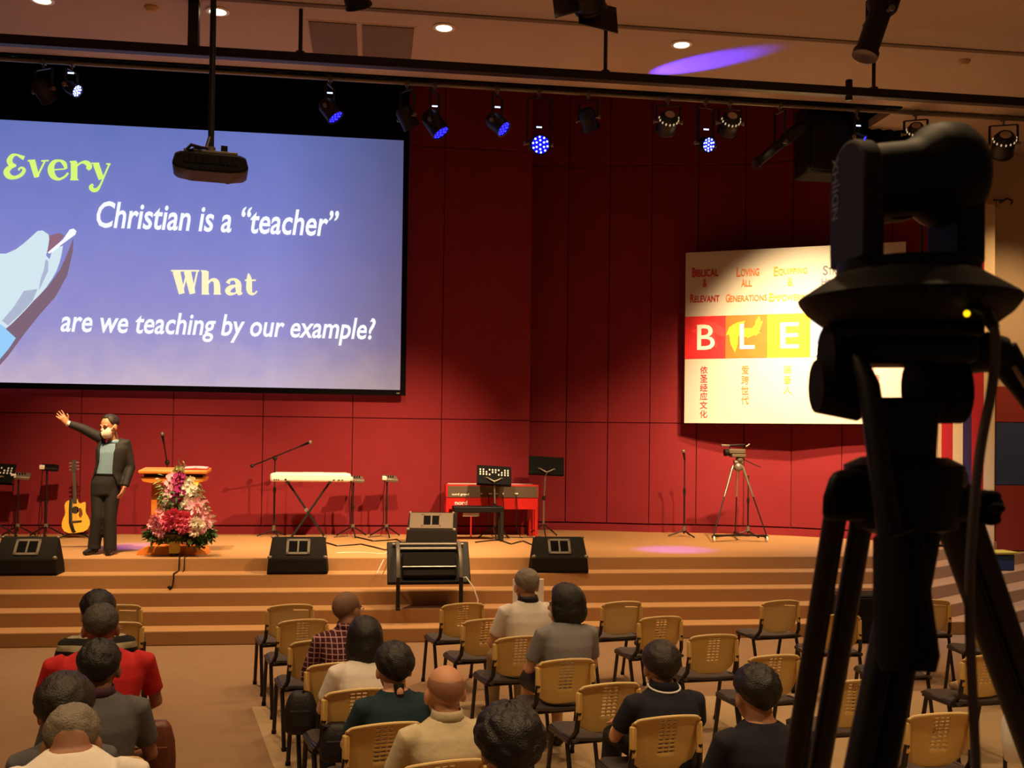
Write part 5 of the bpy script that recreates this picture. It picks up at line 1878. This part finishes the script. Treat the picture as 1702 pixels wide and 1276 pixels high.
    return t, Mh, dict(zs=zs, hx=hx, nb=nb, sh=sh, el=el, wr=wr_, H=H)


def collar(t, info, m, r=0.072, h=0.03, name='collar', z=0.035):
    hx = info['hx'] * 0.7
    mb = MB()
    zz = info['zs'] + z
    mb.loft([ering((hx, 0.0, zz - 0.012), r + 0.012, r + 0.008), ering((hx, 0.003, zz + h * 0.5), r + 0.004, r + 0.002), ering((hx, 0.006, zz + h), r, r)], cap=False)
    o = mb.build(name, m, t)
    s = o.modifiers.new('t', 'SOLIDIFY')
    s.thickness = 0.006
    return o


def pattern(name, kind):
    m = bpy.data.materials.new(name)
    m.use_nodes = True
    nt = m.node_tree
    b = nt.nodes['Principled BSDF']
    b.inputs['Roughness'].default_value = 0.9
    tc = nt.nodes.new('ShaderNodeTexCoord')
    if kind == 'plaid':
        outs = []
        for ax in ('X', 'Z'):
            wv = nt.nodes.new('ShaderNodeTexWave')
            wv.bands_direction = ax
            wv.inputs['Scale'].default_value = 9
            wv.inputs['Distortion'].default_value = 0.6
            nt.links.new(tc.outputs['Object'], wv.inputs['Vector'])
            r_ = nt.nodes.new('ShaderNodeValToRGB')
            r_.color_ramp.elements[0].position = 0.86
            r_.color_ramp.elements[0].color = (0, 0, 0, 1)
            r_.color_ramp.elements[1].position = 0.97
            nt.links.new(wv.outputs['Fac'], r_.inputs[0])
            outs.append(r_)
        mx = nt.nodes.new('ShaderNodeMath')
        mx.operation = 'MAXIMUM'
        nt.links.new(outs[0].outputs[0], mx.inputs[0])
        nt.links.new(outs[1].outputs[0], mx.inputs[1])
        c0, c1 = lin((66, 18, 30)), lin((186, 140, 146))
    else:
        wv = nt.nodes.new('ShaderNodeTexWave')
        wv.bands_direction = 'Z'
        wv.inputs['Scale'].default_value = 4.2
        wv.inputs['Distortion'].default_value = 0.3
        nt.links.new(tc.outputs['Object'], wv.inputs['Vector'])
        r_ = nt.nodes.new('ShaderNodeValToRGB')
        r_.color_ramp.elements[0].position = 0.45
        r_.color_ramp.elements[1].position = 0.55
        nt.links.new(wv.outputs['Fac'], r_.inputs[0])
        mx = r_
        c0, c1 = lin((18, 14, 16)), lin((170, 160, 130))
    mm = nt.nodes.new('ShaderNodeMix')
    mm.data_type = 'RGBA'
    mm.inputs[6].default_value = (*c0, 1)
    mm.inputs[7].default_value = (*c1, 1)
    nt.links.new(mx.outputs[0], mm.inputs[0])
    nt.links.new(mm.outputs[2], b.inputs['Base Color'])
    return m


M['plaid'] = pattern('maroon_plaid', 'plaid')
M['stripe'] = pattern('wide_stripe_knit', 'stripe')
SHORT = dict(ef=48, es=98, eb=138, t=0.012)
FULL = dict(ef=46, es=104, eb=146, t=0.022, rough=0.006)
BOB = dict(ef=55, es=90, eb=120, t=0.024, bob=0.13, gap=0.9)

# left of the aisle, front to back
seated(163, 989, 6.55, A, 'person with black hair and a striped top, farthest forward left of the aisle', 'skin', 'hair_black', dict(FULL, t=0.026), 'stripe', 'trousers_dark', sw=0.185, clabel='cream chair under the person in the striped top')
seated(168, 1009, 5.75, A, 'person in a bright red shirt with thinning dark hair left of the aisle', 'skin_dark', 'hair_salt', dict(SHORT, th0=0, t=0.014), 'red_shirt', 'trousers_dark', sw=0.25, build=1.2, clabel='cream chair under the person in the bright red shirt')
t, Mh, inf = seated(165, 1071, 4.95, A, 'person in a slate grey shirt with a plum collar behind the red shirt', 'skin_dark', 'hair_black', dict(FULL, t=0.018), 'slate_shirt', 'trousers_dark', sw=0.19, drop=0.25, clabel='cream chair under the person with the plum collar')
collar(t, inf, 'purple_trim', 0.070)
seated(108, 1134, 4.22, A, 'person with short dark brown hair at far left behind the slate shirt', 'skin', 'hair_brown', dict(FULL, t=0.022), 'slate_shirt', 'trousers_dark', sw=0.16, clabel='cream chair under the brown-haired person at far left')
t, Mh, inf = seated(120, 1183, 3.65, A, 'grey-haired person in a white shirt at the bottom left', 'skin_dark', 'hair_grey', dict(SHORT, t=0.013, rough=0.005, eb=156), 'white_shirt', 'trousers_dark', sw=0.215, drop=0.135, hy=0.17, pitch=R(-32), clabel='cream chair under the grey-haired person at the bottom left')

# left column of the centre block
t, Mh, inf = seated(578, 986, 6.86, A, 'person with cropped hair and glasses in a maroon plaid shirt, head turned right', 'skin_dark', 'hair_stubble', dict(SHORT, t=0.002, rough=0.0008, th=0.006), 'plaid', 'trousers_dark', 'a4', yaw=R(-52), sw=0.2, sleeve='long', side=0.03)
g = MB()
for s in (-1, 1):
    g.tube([Mh @ V((s * 0.032 + 0.026 * math.cos(a), 0.108, 0.004 + 0.019 * math.sin(a))) for a in [2 * PI * k / 14 for k in range(15)]], 0.0022, 5)
    g.tube([Mh @ V((s * 0.058, 0.108, 0.008)), Mh @ V((s * 0.082, 0.03, 0.008)), Mh @ V((s * 0.082, -0.02, -0.002))], 0.0022, 5)
g.tube([Mh @ V((-0.008, 0.110, 0.006)), Mh @ V((0.008, 0.110, 0.006))], 0.0022, 5)
g.build('glasses', 'chrome', t)
collar(t, inf, 'plaid', 0.072)
seated(606, 1031, 6.15, A, 'person with a smooth black bob in a white shirt behind the plaid shirt', 'skin_pale', 'hair_black', dict(BOB, t=0.02, bob=0.15), 'white_shirt', 'trousers_dark', 'a5', sw=0.185, side=0.02)
t, Mh, inf = seated(655, 1076, 5.42, A, 'person with black tied hair in a dark teal shirt', 'skin_pale', 'hair_black', dict(FULL, t=0.026, eb=150, es=110), 'teal_shirt', 'trousers_dark', 'a6', sw=0.185)
MB().tube([Mh @ V((0, -0.105, -0.06)), Mh @ V((0, -0.125, -0.12)), Mh @ V((0, -0.115, -0.18))], [0.03, 0.026, 0.012], 10).build('ponytail', 'hair_black', t)
MB().ell((0, -0.135, -0.10), (0.02, 0.012, 0.03), 12, 8, Mh).build('hair_clip', 'skin_pale', t)
t, Mh, inf = seated(740, 1111, 4.72, R(8), 'bald person in a cream knit shirt at the bottom of the centre block', 'skin', 'skin_dark', dict(th0=62, ef=66, es=92, eb=128, t=-0.003, rough=0.0005, th=0.004), 'cream_shirt', 'trousers_khaki', 'a7', sw=0.205, hs=1.18)
collar(t, inf, 'cream_shirt', 0.072, 0.035)
seated(845, 1192, 3.75, R(8), 'person with spiky black hair cut off by the bottom edge', 'skin', 'hair_black', dict(FULL, t=0.034, rough=0.013), 'slate_shirt', 'trousers_dark', sw=0.19, clabel='cream chair under the spiky-haired person at the bottom edge')

# second column and right
t, Mh, inf = seated(875, 949, 7.88, R(10), 'grey-haired person in a white polo with a dark collar near the front', 'skin', 'hair_grey', dict(SHORT, t=0.014, rough=0.005), 'white_shirt', 'trousers_khaki', 'b3', sw=0.205, build=1.1)
collar(t, inf, 'black_bag', 0.073, 0.035)
t, Mh, inf = seated(938, 979, 7.08, R(10), 'person with a black bob and white mask in a grey shirt, head turned left', 'skin_pale', 'hair_black', dict(BOB, t=0.022, bob=0.10, gap=1.25), 'grey_shirt', 'black_bag', 'b4', yaw=R(42), sw=0.19, skirt=True)
MB().ell((0, 0.07, -0.058), (0.056, 0.048, 0.045), 14, 8, Mh).build('face_mask', 'mask', t)
mb = MB()
mb.tube([Mh @ V((-0.05, -0.06, 0.125)), Mh @ V((-0.072, -0.09, 0.09)), Mh @ V((-0.08, -0.1, 0.06))], 0.005, 6)
mb.build('hair_clip', 'chrome', t)
t, Mh, inf = seated(1098, 1074, 5.62, R(8), 'person in a navy shirt with a white stripe round the collar', 'skin', 'hair_brown', dict(SHORT, t=0.014, rough=0.005), 'navy_shirt', 'trousers_dark', 'b6', sw=0.205, yaw=R(-6), side=-0.02)
collar(t, inf, 'navy_shirt', 0.073, 0.04)
hx = inf['hx'] * 0.7
MB().tube([V((hx + 0.092 * math.cos(a), 0.0 + 0.086 * math.sin(a), inf['zs'] + 0.040 + 0.02 * math.sin(a))) for a in [2 * PI * k / 28 for k in range(29)]], 0.0055, 6).build('collar_stripe', 'white_paper', t)
seated(1256, 1114, 4.78, R(6), 'person with black hair in a dark navy shirt left of the tripod', 'skin', 'hair_black', dict(FULL, t=0.024), 'navy_shirt', 'trousers_dark', sw=0.2, clabel='cream chair under the person in navy left of the tripod')

# ------------------------------------------------------------------ preacher on the stage
MY = at(170, 921, z=HST).y
root = V((at(170, 921, z=HST).x, MY, HST))
pr = thing('person', 'person in a black suit and white face mask raising an arm on the stage', 'person', tuple(root))


def J(px, py, dy=0.0):
    return at(px, py, y=MY + dy) - root


hc = J(182, 708, -0.07)
Mh = Matrix.Translation(hc) @ Matrix.Rotation(PI + R(-36), 4, 'Z') @ Matrix.Rotation(R(-14), 4, 'X')
HS = 1.16
b = MB()
head_shape(b, Mh, HS)
neck0, neck1 = J(190, 735, 0.0), J(186, 718, -0.04)
b.tube([neck0 + V((0, 0, -0.06)), neck0, neck1], [0.07, 0.06, 0.058], 14)
shL, shR = J(166, 727, 0.0), J(208, 736, 0.0)
elL, wrL = J(137, 712, -0.06), J(112, 703, -0.12)
elR, wrR = J(217, 776, 0.03), J(207, 811, -0.08)
chest, waist, hipc = J(187, 752), J(181, 786), J(176, 802)
zr_ = [(neck0 + V((0, 0, -0.02)), 0.07, 0.065), (J(188, 737), 0.15, 0.09), (chest, 0.18, 0.115), (waist, 0.15, 0.11), (hipc, 0.155, 0.115), (J(174, 818), 0.13, 0.10)]


def tors(mb, g):
    mb.loft([ering(c, rx + g, ry + g) for c, rx, ry in reversed(zr_)])


tors(b, -0.012)
hipL, hipR = J(164, 806), J(188, 808)
knL, knR = J(163, 858, -0.03), J(183, 858, -0.03)
anL, anR = J(157, 906, 0.0), J(183, 909, -0.02)
for h_, k_, a_ in ((hipL, knL, anL), (hipR, knR, anR)):
    b.tube([h_, k_, a_], [0.08, 0.055, 0.04], 12)
b.tube([shL + V((0.04, 0, 0)), shL, elL, wrL], [0.055, 0.052, 0.042, 0.028], 12)
b.tube([shR + V((-0.04, 0, 0)), shR, elR, wrR], [0.055, 0.052, 0.042, 0.028], 12)
hd = (J(95, 684, -0.15) - wrL).normalized()
hand(b, wrL, hd, V((0.1, -1, 0.1)), 1, 0.05, 1.12, 9.0)
hand(b, wrR, (J(199, 828, -0.1) - wrR).normalized(), V((-0.8, 0.3, 0)), 1, 0.7, 1.0)
o = bd_ = b.build('body', 'skin', pr)
skin_over(o, 0.0062, 2)
c = MB()
tors(c, 0.002)
o = c.build('shirt', 'shirt_blue', pr)
skin_over(o, 0.01, 2)
# jacket: open-fronted shell, then sleeves
jr = [(neck0 + V((0, 0.0, -0.005)), 0.082, 0.078, 0.75), (J(188, 736), 0.172, 0.105, 0.55), (J(188, 745), 0.205, 0.125, 0.50), (chest, 0.20, 0.132, 0.46), (J(185, 770), 0.182, 0.128, 0.50), (waist, 0.180, 0.128, 0.62), (J(180, 796), 0.192, 0.135, 0.85), (J(178, 806), 0.198, 0.138, 1.05)]
rings = []
fdir = -PI / 2 - R(14)
for cpt, rx, ry, g in jr:
    n = 22
    out, inn = [], []
    for i in range(n + 1):
        a = fdir + g + (2 * PI - 2 * g) * i / n
        ca, sa = math.cos(a), math.sin(a)
        k = (abs(ca) ** 2.4 + abs(sa) ** 2.4) ** (-1 / 2.4)
        out.append(cpt + V((rx * k * ca, ry * k * sa, 0)))
        inn.append(cpt + V(((rx - 0.022) * k * ca, (ry - 0.022) * k * sa, 0)))
    rings.append(out + inn[::-1])
jk = MB()
jk.loft(rings[::-1])
jk.tube([shL + V((0.06, 0, -0.01)), shL + V((0, 0, 0.0)), shL.lerp(elL, 0.5), elL, wrL.lerp(elL, 0.12)], [0.074, 0.072, 0.064, 0.058, 0.044], 14)
jk.tube([shR + V((-0.06, 0, -0.01)), shR + V((0.0, 0, 0)), shR.lerp(elR, 0.5), elR, wrR.lerp(elR, 0.08)], [0.076, 0.074, 0.066, 0.060, 0.046], 14)
o = jk.build('jacket', 'suit', pr)
skin_over(o, 0.011, 2)
q = MB()
q.loft([ering(J(173, 822), 0.16, 0.12), ering(hipc, 0.168, 0.13), ering(J(181, 788), 0.158, 0.12)])
for h_, k_, a_ in ((hipL, knL, anL), (hipR, knR, anR)):
    q.tube([h_ + V((0, 0, 0.02)), h_.lerp(k_, 0.4), k_, a_ + V((0, 0, 0.02)), a_ + V((0, 0, -0.045))], [0.098, 0.092, 0.08, 0.078, 0.08], 14)
o = q.build('trousers', 'suit', pr)
skin_over(o, 0.012, 2)
MB().loft([ering(J(181, 789.5), 0.166, 0.127), ering(J(181, 786.5), 0.165, 0.126)]).build('belt', 'shoe', pr)
for a_, tx in ((anL, J(140, 921, -0.14)), (anR, J(179, 925, -0.20))):
    h0 = V((a_.x, a_.y + 0.04, 0.045))
    e = V((tx.x, tx.y, 0.03))
    if (e - h0).length > 0.27:
        e = h0 + (e - h0).normalized() * 0.27
    MB().tube([h0 + V((0, 0.03, 0)), h0.lerp(e, 0.2) + V((0, 0, 0.012)), h0.lerp(e, 0.65), e], [0.036, 0.046, 0.046, 0.026], 12, sq=0.9).build('shoe', 'shoe', pr)
MB().tube([wrL.lerp(elL, 0.14), wrL.lerp(elL, -0.03)], [0.036, 0.036], 12).build('cuff', 'white_shirt', pr)
mb = MB()
mb.loft([ering(neck0 + V((0, 0, -0.012)), 0.085, 0.08), ering(neck0 + V((0, 0, 0.035)), 0.068, 0.066)], cap=False)
o = mb.build('collar', 'shirt_blue', pr)
o.modifiers.new('t', 'SOLIDIFY').thickness = 0.006
MhS = Mh @ Matrix.Scale(HS, 4)
mk = MB()
mk.loft([[MhS @ V((0.062 * math.cos(a) * k1, 0.055 + d1 * max(0.0, 1 - abs(math.cos(a))) ** 0.6 * 1.0 + 0.02 * 0, z)) for a in [PI * i / 14 for i in range(15)]] + [MhS @ V((0.05 * k1 * math.cos(a), 0.02, z)) for a in [PI * i / 14 for i in range(14, -1, -1)]] for z, k1, d1 in ((-0.115, 0.7, 0.04), (-0.085, 0.95, 0.062), (-0.055, 1.08, 0.068), (-0.028, 1.08, 0.06), (-0.004, 0.85, 0.052))])
mk.build('face_mask', 'mask', pr)
ms = MB()
for s in (-1, 1):
    ms.tube([MhS @ V((s * 0.062, 0.06, -0.03)), MhS @ V((s * 0.08, 0.01, -0.0)), MhS @ V((s * 0.084, -0.02, 0.012))], 0.003, 5)
ms.build('mask_strap', 'mask', pr)
for s in (-1, 1):
    MB().ell((s * 0.033, 0.092, 0.006), (0.013, 0.009, 0.008), 10, 6, MhS).build('eye', 'eye', bd_)
    MB().tube([MhS @ V((s * 0.016, 0.098, 0.028)), MhS @ V((s * 0.05, 0.086, 0.028))], 0.0045, 6).build('eyebrow', 'hair_black', bd_)
hair_shell(Mh, dict(SHORT, ef=40, es=100, eb=136, t=0.013, rough=0.004), 'hair_brown', pr, 5, HS)

# ------------------------------------------------------------------ bags and loose things among the chairs
def bag(name, label, px, py, depth, size, m, strap_to, rz=0.0, sag=0.8):
    c = at(px, py, depth=depth)
    t = thing(name, label, 'bag', tuple(c))
    w_, d_, h_ = size
    mb = MB()
    prof = [(0.0, -1.0), (0.75, -0.98), (0.98, -0.8), (1.0, -0.3), (0.92, 0.3), (0.7, 0.8), (0.45, 1.0), (0, 1.0)]
    rings = []
    for k, z in prof:
        rings.append(ering((0, 0, z * h_ / 2), max(k, 0.02) * w_ / 2, max(k, 0.02) * d_ / 2, 16, 0, 3.0))
    mb.loft(rings)
    o = mb.build('bag_body', m, t, ang=180)
    s = MB()
    q = V(strap_to) - c if strap_to is not None else V((0, 0, h_ * 0.9))
    s.tube([(-w_ * 0.25, 0, h_ * 0.45), V((-w_ * 0.18, 0, h_ * 0.2)) .lerp(q, 0.8), q, V((w_ * 0.18, 0, h_ * 0.2)).lerp(q, 0.8), (w_ * 0.25, 0, h_ * 0.45)], 0.012, 6)
    s.build('strap', m, t)
    MB().box((0, -d_ * 0.46, -h_ * 0.1), (w_ * 0.6, 0.012, h_ * 0.4)).build('pocket', m, t, smooth=False, bevel=0.01)
    return t


def cl(key, x, y, z):
    loc, rz = chairs[key]
    return V(loc) + rot3('Z', rz) @ V((x, y, z))


kred = [k for k in chairs if 'red shirt' in k][0]
q = at(244, 1196, depth=5.3)
bag('handbag', 'brown leather handbag hanging at the aisle side behind the red shirt', 264, 1246, 5.3, (0.17, 0.11, 0.30), 'brown_bag', tuple(q))
bag('backpack', 'black backpack hanging on the aisle side of the plaid-shirt chair', 500, 1183, 6.66, (0.22, 0.15, 0.27), 'black_bag', tuple(cl('a4', -0.22, -0.22, 0.62)))
bag('backpack', 'black bag hanging on the aisle side of the white-shirt chair', 560, 1232, 5.98, (0.20, 0.14, 0.22), 'black_bag', tuple(cl('a5', -0.22, -0.22, 0.60)))
c = cl('c2', 0.02, 0.02, 0.466)
t = thing('dark_bag', 'dark soft bag lying on the cream chair behind the pale front-row chair', 'bag', tuple(c), chairs['c2'][1])
MB().ell((0, 0, 0.055), (0.15, 0.13, 0.055), 20, 10).build('bag_body', 'black_bag', t)
MB().tube([(-0.1, 0, 0.09), (-0.04, -0.02, 0.16), (0.05, -0.02, 0.15), (0.1, 0, 0.09)], 0.01, 6).build('strap', 'black_bag', t)
c = cl('d4', 0.05, -0.0, 0.466)
t = thing('folded_jacket', 'beige jacket rolled up on the chair right of the grey cable', 'jacket', tuple(c), chairs['d4'][1])
mb = MB()
for i in range(3):
    mb.tube([(-0.17, -0.06 + 0.05 * i, 0.045 + 0.012 * (i % 2)), (-0.05, -0.07 + 0.05 * i, 0.06), (0.06, -0.05 + 0.05 * i, 0.05), (0.17, -0.06 + 0.05 * i, 0.04)], [0.03, 0.042, 0.044, 0.032], 10)
o = mb.build('cloth', 'trousers_khaki', t)
skin_over(o, 0.012, 3)
c = at(1688, 1200, depth=6.1)
t = thing('plastic_bag', 'white plastic bag hanging at the right edge behind the folded jacket', 'bag', (c.x, c.y, 0.0))
mb = MB()
rings = []
for z, k in ((0.36, 0.2), (0.40, 0.8), (0.52, 1.0), (0.64, 0.85), (0.72, 0.5), (0.78, 0.25)):
    rg = []
    for j in range(20):
        a = 2 * PI * j / 20
        rad = 1 + 0.12 * math.sin(5 * a + z * 9)
        rg.append(V((0.085 * k * rad * math.cos(a), 0.07 * k * rad * math.sin(a), z)))
    rings.append(rg)
mb.loft(rings)
mb.build('bag_body', 'white_paper', t, ang=180)
MB().tube([(-0.03, 0, 0.76), (0, 0, 0.86), (0.03, 0, 0.76)], 0.008, 6).build('strap', 'white_paper', t)
MB().cyl((0, 0.1, 0.0), (0, 0.1, 0.86), 0.012).tube([(0, 0.1, 0.85), (0, 0, 0.865)], 0.01, 6).build('hook_post', 'chair_leg', t)

# ------------------------------------------------------------------ filming camera on its tripod, close to the lens
DP = 1.0


def Q(px, py, d=0.0):
    return at(px, py, depth=DP + d)


cx = at(1508, 545, depth=DP)
K = DP / FPX
ptz = thing('filming_camera', 'black robotic pan-tilt camera on the tripod in the right foreground', 'camera', tuple(cx))


def L3(px, py, dy=0.0):
    """offset from the base centre, in the camera's own upright frame"""
    return V(((px - 1508) * K, dy, (545 - py) * K))


rv = Matrix.Rotation(-math.atan2(0.39, 1) - R(0), 3, 'Z')
base = [(0.0, 0.0), (0.066, 0.0), (0.082, 0.004), (0.095, 0.014), (0.1025, 0.024), (0.1035, 0.0275), (0.101, 0.030), (0.083, 0.042), (0.070, 0.050), (0.068, 0.052), (0.0, 0.0525)]
MB().lathe(base, 48).build('base_housing', 'ptz_black', ptz)
MB().lathe([(0.0, 0.0), (0.067, 0.0), (0.067, 0.010), (0.0, 0.010)], 40, Matrix.Translation((0, 0, 0.0525))).build('turntable', 'ptz_black', ptz)


def arm(x0, x1, ztop, depth_, m, name):
    """upright yoke arm: rounded slab seen edge on"""
    n = 14
    poly = [(-depth_, 0.06), (depth_, 0.06)] + [(depth_ * math.cos(PI * i / n), ztop - depth_ + depth_ * math.sin(PI * i / n)) for i in range(n + 1)]
    mtx = frame((x0, 0, 0), (0, 1, 0), (1, 0, 0))
    # local x -> y(depth), local y -> z
    return MB().prism([(y, z) for y, z in poly], x1 - x0, Matrix(((0, 0, 1, x0), (1, 0, 0, 0), (0, 1, 0, 0), (0, 0, 0, 1)))).build(name, m, ptz, bevel=0.004)


arm(-0.064, -0.043, 0.181, 0.038, 'ptz_grey', 'yoke_arm')
arm(0.036, 0.064, 0.172, 0.030, 'ptz_black', 'yoke_arm')
# tilting head: a drum across the yoke with domed ends, lens barrel facing the stage
AX = Matrix(((0, 0, 1, 0), (1, 0, 0, 0), (0, 1, 0, 0), (0, 0, 0, 1)))
drum = [(0.0, -0.046), (0.034, -0.044), (0.036, -0.036), (0.036, 0.0), (0.040, 0.010), (0.049, 0.022), (0.051, 0.036), (0.049, 0.052), (0.040, 0.064), (0.022, 0.070), (0.0, 0.071)]
MB().lathe(drum, 44, Matrix.Translation((0, 0, 0.147)) @ Matrix.Rotation(-0.14, 4, 'Y') @ AX).build('tilt_drum', 'ptz_black', ptz)
MB().lathe([(0.0, 0.0), (0.038, 0.0), (0.040, 0.01), (0.040, 0.07), (0.034, 0.082), (0.032, 0.082), (0.030, 0.074), (0.0, 0.07)], 32, Matrix.Translation((-0.006, 0.0, 0.143)) @ Matrix.Rotation(-PI / 2 + 0.15, 4, 'X') @ Matrix.Scale(0.95, 4)).build('lens_barrel', 'ptz_black', ptz)
tm = Matrix.Translation(cx) @ frame((-0.0645, 0.012, 0.108), (0, 0, 1), (-1, 0, 0))
text('lettering', 'NDI|HX', tm, 0.062, 0.017, 'print_grey', ptz, bold=0.02)
pb = MB()
for i in range(5):
    pb.box((-0.03 + 0.013 * i, -0.0995 + 0.004 * abs(i - 2) * 0.3, 0.022), (0.008, 0.006, 0.007))
pb.build('rear_socket', 'ptz_grey', ptz, smooth=False, stuff=True)
a = math.atan2(-0.083, 0.058)
MB().ell(at(1607, 521, depth=DP - 0.093) - cx, (0.0030, 0.0025, 0.0030), 12, 8).build('status_lamp', 'glow_amber', ptz)

trp = thing('filming_tripod', 'black twin-tube tripod carrying the filming camera in the right foreground', 'tripod', (cx.x, cx.y, 0.6))
tro = V((cx.x, cx.y, 0.6))


def T3(px, py, d=0.0):
    return at(px, py, depth=DP + d) - tro


MB().box(T3(1502, 556), (0.13, 0.09, 0.012), rv).build('quick_plate', 'black_plastic', trp, bevel=0.003)
MB().box(T3(1500, 584), (0.128, 0.07, 0.028), rv).build('fluid_head', 'black_plastic', trp, bevel=0.008)
fh = MB()
fh.tube([T3(1372, 592), T3(1420, 592)], [0.030, 0.033], 20).tube([T3(1356, 642), T3(1424, 642)], [0.026, 0.034], 20)
fh.build('drag_knob', 'black_matte', trp)
fh = MB()
fh.tube([T3(1536, 590), T3(1588, 590)], [0.034, 0.03], 20).tube([T3(1518, 650), T3(1594, 646)], [0.032, 0.034], 20)
fh.build('drag_drum', 'black_matte', trp)
MB().loft([[T3(1430, 660, -0.04), T3(1576, 660, -0.04), T3(1576, 660, 0.05), T3(1430, 660, 0.05)], [T3(1440, 700, -0.045), T3(1560, 700, -0.045), T3(1560, 700, 0.05), T3(1440, 700, 0.05)], [T3(1450, 770, -0.04), T3(1556, 770, -0.04), T3(1556, 770, 0.04), T3(1450, 770, 0.04)]]).build('pan_base', 'black_plastic', trp, bevel=0.006)
MB().lathe([(0.02, -0.06), (0.05, -0.05), (0.056, -0.01), (0.056, 0.01), (0.04, 0.018)], 28, Matrix.Translation(T3(1502, 790))).build('bowl', 'black_plastic', trp)
# legs: foot points extrapolated down to the raised floor
G = -0.0


def leg(name, x0, y0, x1, y1, spread, dd):
    """twin tubes from shoulder pixel to picture edge, then on to the floor"""
    a = T3(x0, y0, dd * 0.1)
    b2 = T3(x1, y1, dd * 0.45)
    k = (a.z - 0.02) / (a.z - b2.z)
    f = a + (b2 - a) * k
    root_ = MB()
    for s in (-1, 1):
        o_ = V((s * spread, 0, 0))
        e = a + (f - a) * 0.62
        root_.tube([a + o_, e + o_], 0.0115, 12)
    low = MB().tube([a + (f - a) * 0.55, f], 0.0125, 10)
    L_ = root_.build('leg', 'black_steel', trp)
    c_ = low.build('lower_leg', 'black_plastic', L_)
    cl_ = MB()
    m_ = a + (f - a) * 0.6
    cl_.bar(m_ + V((-spread - 0.016, 0, 0)), m_ + V((spread + 0.016, 0, 0)), 0.034, 0.05)
    cl_.build('leg_clamp', 'black_plastic', L_, smooth=False, bevel=0.004)
    MB().ell(f, (0.025, 0.025, 0.02), 12, 8).build('rubber_foot', 'black_plastic', L_)
    return a, f


leg('leg', 1412, 850, 1341, 1276, 0.0145, 0.25)
leg('leg', 1524, 880, 1447, 1276, 0.0128, -0.2)
leg('leg', 1588, 850, 1712, 1200, 0.0135, 0.22)
for (x0, x1, x2, x3) in ((1382, 1470, 1366, 1470), (1540, 1600, 1545, 1618)):
    sh_ = MB()
    sh_.loft([[T3(x0, 782, -0.03), T3(x1, 775, -0.03), T3(x1, 775, 0.03), T3(x0, 782, 0.03)], [T3(x2 + 2, 825, -0.034), T3(x3, 820, -0.034), T3(x3, 820, 0.034), T3(x2 + 2, 825, 0.034)], [T3(x2, 866, -0.034), T3(x3, 866, -0.034), T3(x3, 866, 0.034), T3(x2, 866, 0.034)]])
    sh_.build('leg_shoulder', 'black_plastic', trp, bevel=0.008)
MB().ell(T3(1600, 796, -0.034), (0.006, 0.004, 0.009), 10, 6).build('maker_badge', 'grey_metal', trp)
kn = MB()
kn.tube([T3(1600, 832), T3(1622, 838)], 0.008, 10).tube([T3(1622, 838), T3(1656, 848)], [0.012, 0.013], 14)
for i in range(6):
    a = 2 * PI * i / 6
    kn.ell(T3(1641, 843) + V((0, 0.013 * math.cos(a), 0.013 * math.sin(a))), (0.011, 0.006, 0.006), 8, 6)
kn.build('lock_knob', 'black_matte', trp)
# main pan handle pointing back to the operator, with thick foam grip
MB().tube([T3(1425, 590, -0.03), T3(1444, 640, -0.05), T3(1480, 900, -0.09)], [0.007, 0.010, 0.011], 12).build('pan_handle', 'black_steel', trp)
MB().tube([T3(1488, 885, -0.09), T3(1493, 900, -0.09), T3(1500, 1000, -0.11), T3(1508, 1090, -0.13), T3(1510, 1116, -0.133)], [0.020, 0.0215, 0.0245, 0.026, 0.022], 18).build('handle_grip', 'black_matte', trp)
# second handle socket going right
MB().tube([T3(1592, 592), T3(1640, 585), T3(1666, 590)], [0.019, 0.020, 0.018], 14).tube([T3(1662, 585), T3(1700, 640), T3(1760, 720)], [0.017, 0.013, 0.012], 12).build('second_handle', 'black_plastic', trp)
MB().tube([T3(1684, 608, -0.016), T3(1712, 652, -0.014)], 0.0022, 6).build('rod_highlight_strip', 'chrome', trp)

pts = [(1640, 520), (1652, 545), (1654, 590), (1648, 650), (1634, 720), (1624, 790), (1618, 860), (1612, 950), (1612, 1040), (1616, 1140), (1620, 1230), (1624, 1330), (1630, 1500)]
c0 = at(1640, 520, depth=DP - 0.10)
t = thing('camera_cable', 'grey cable hanging down from the filming camera along the tripod', 'cable', tuple(c0))
P = [at(a, b2, depth=DP - 0.095 - 0.01 * min(i, 3)) - c0 for i, (a, b2) in enumerate(pts)]
e = P[-1]
P += [V((e.x, e.y, 0.7 - c0.z)), V((e.x + 0.05, e.y, 0.612 - c0.z)), V((e.x + 0.5, e.y - 0.2, 0.612 - c0.z))]
Pm = []
for i in range(len(P) - 1):
    for k in range(4):
        u = k / 4
        p0, p1, p2, p3 = P[max(i - 1, 0)], P[i], P[i + 1], P[min(i + 2, len(P) - 1)]
        Pm.append(0.5 * (2 * p1 + (p2 - p0) * u + (2 * p0 - 5 * p1 + 4 * p2 - p3) * u * u + (3 * p1 - p0 - 3 * p2 + p3) * u ** 3))
Pm.append(P[-1])
MB().tube(Pm, 0.0042, 10).build('cord', 'cable_grey', t)
MB().tube([P[0] + V((-0.006, 0.012, 0.006)), P[0], P[1]], [0.007, 0.0065, 0.005], 10).build('plug', 'black_plastic', t)
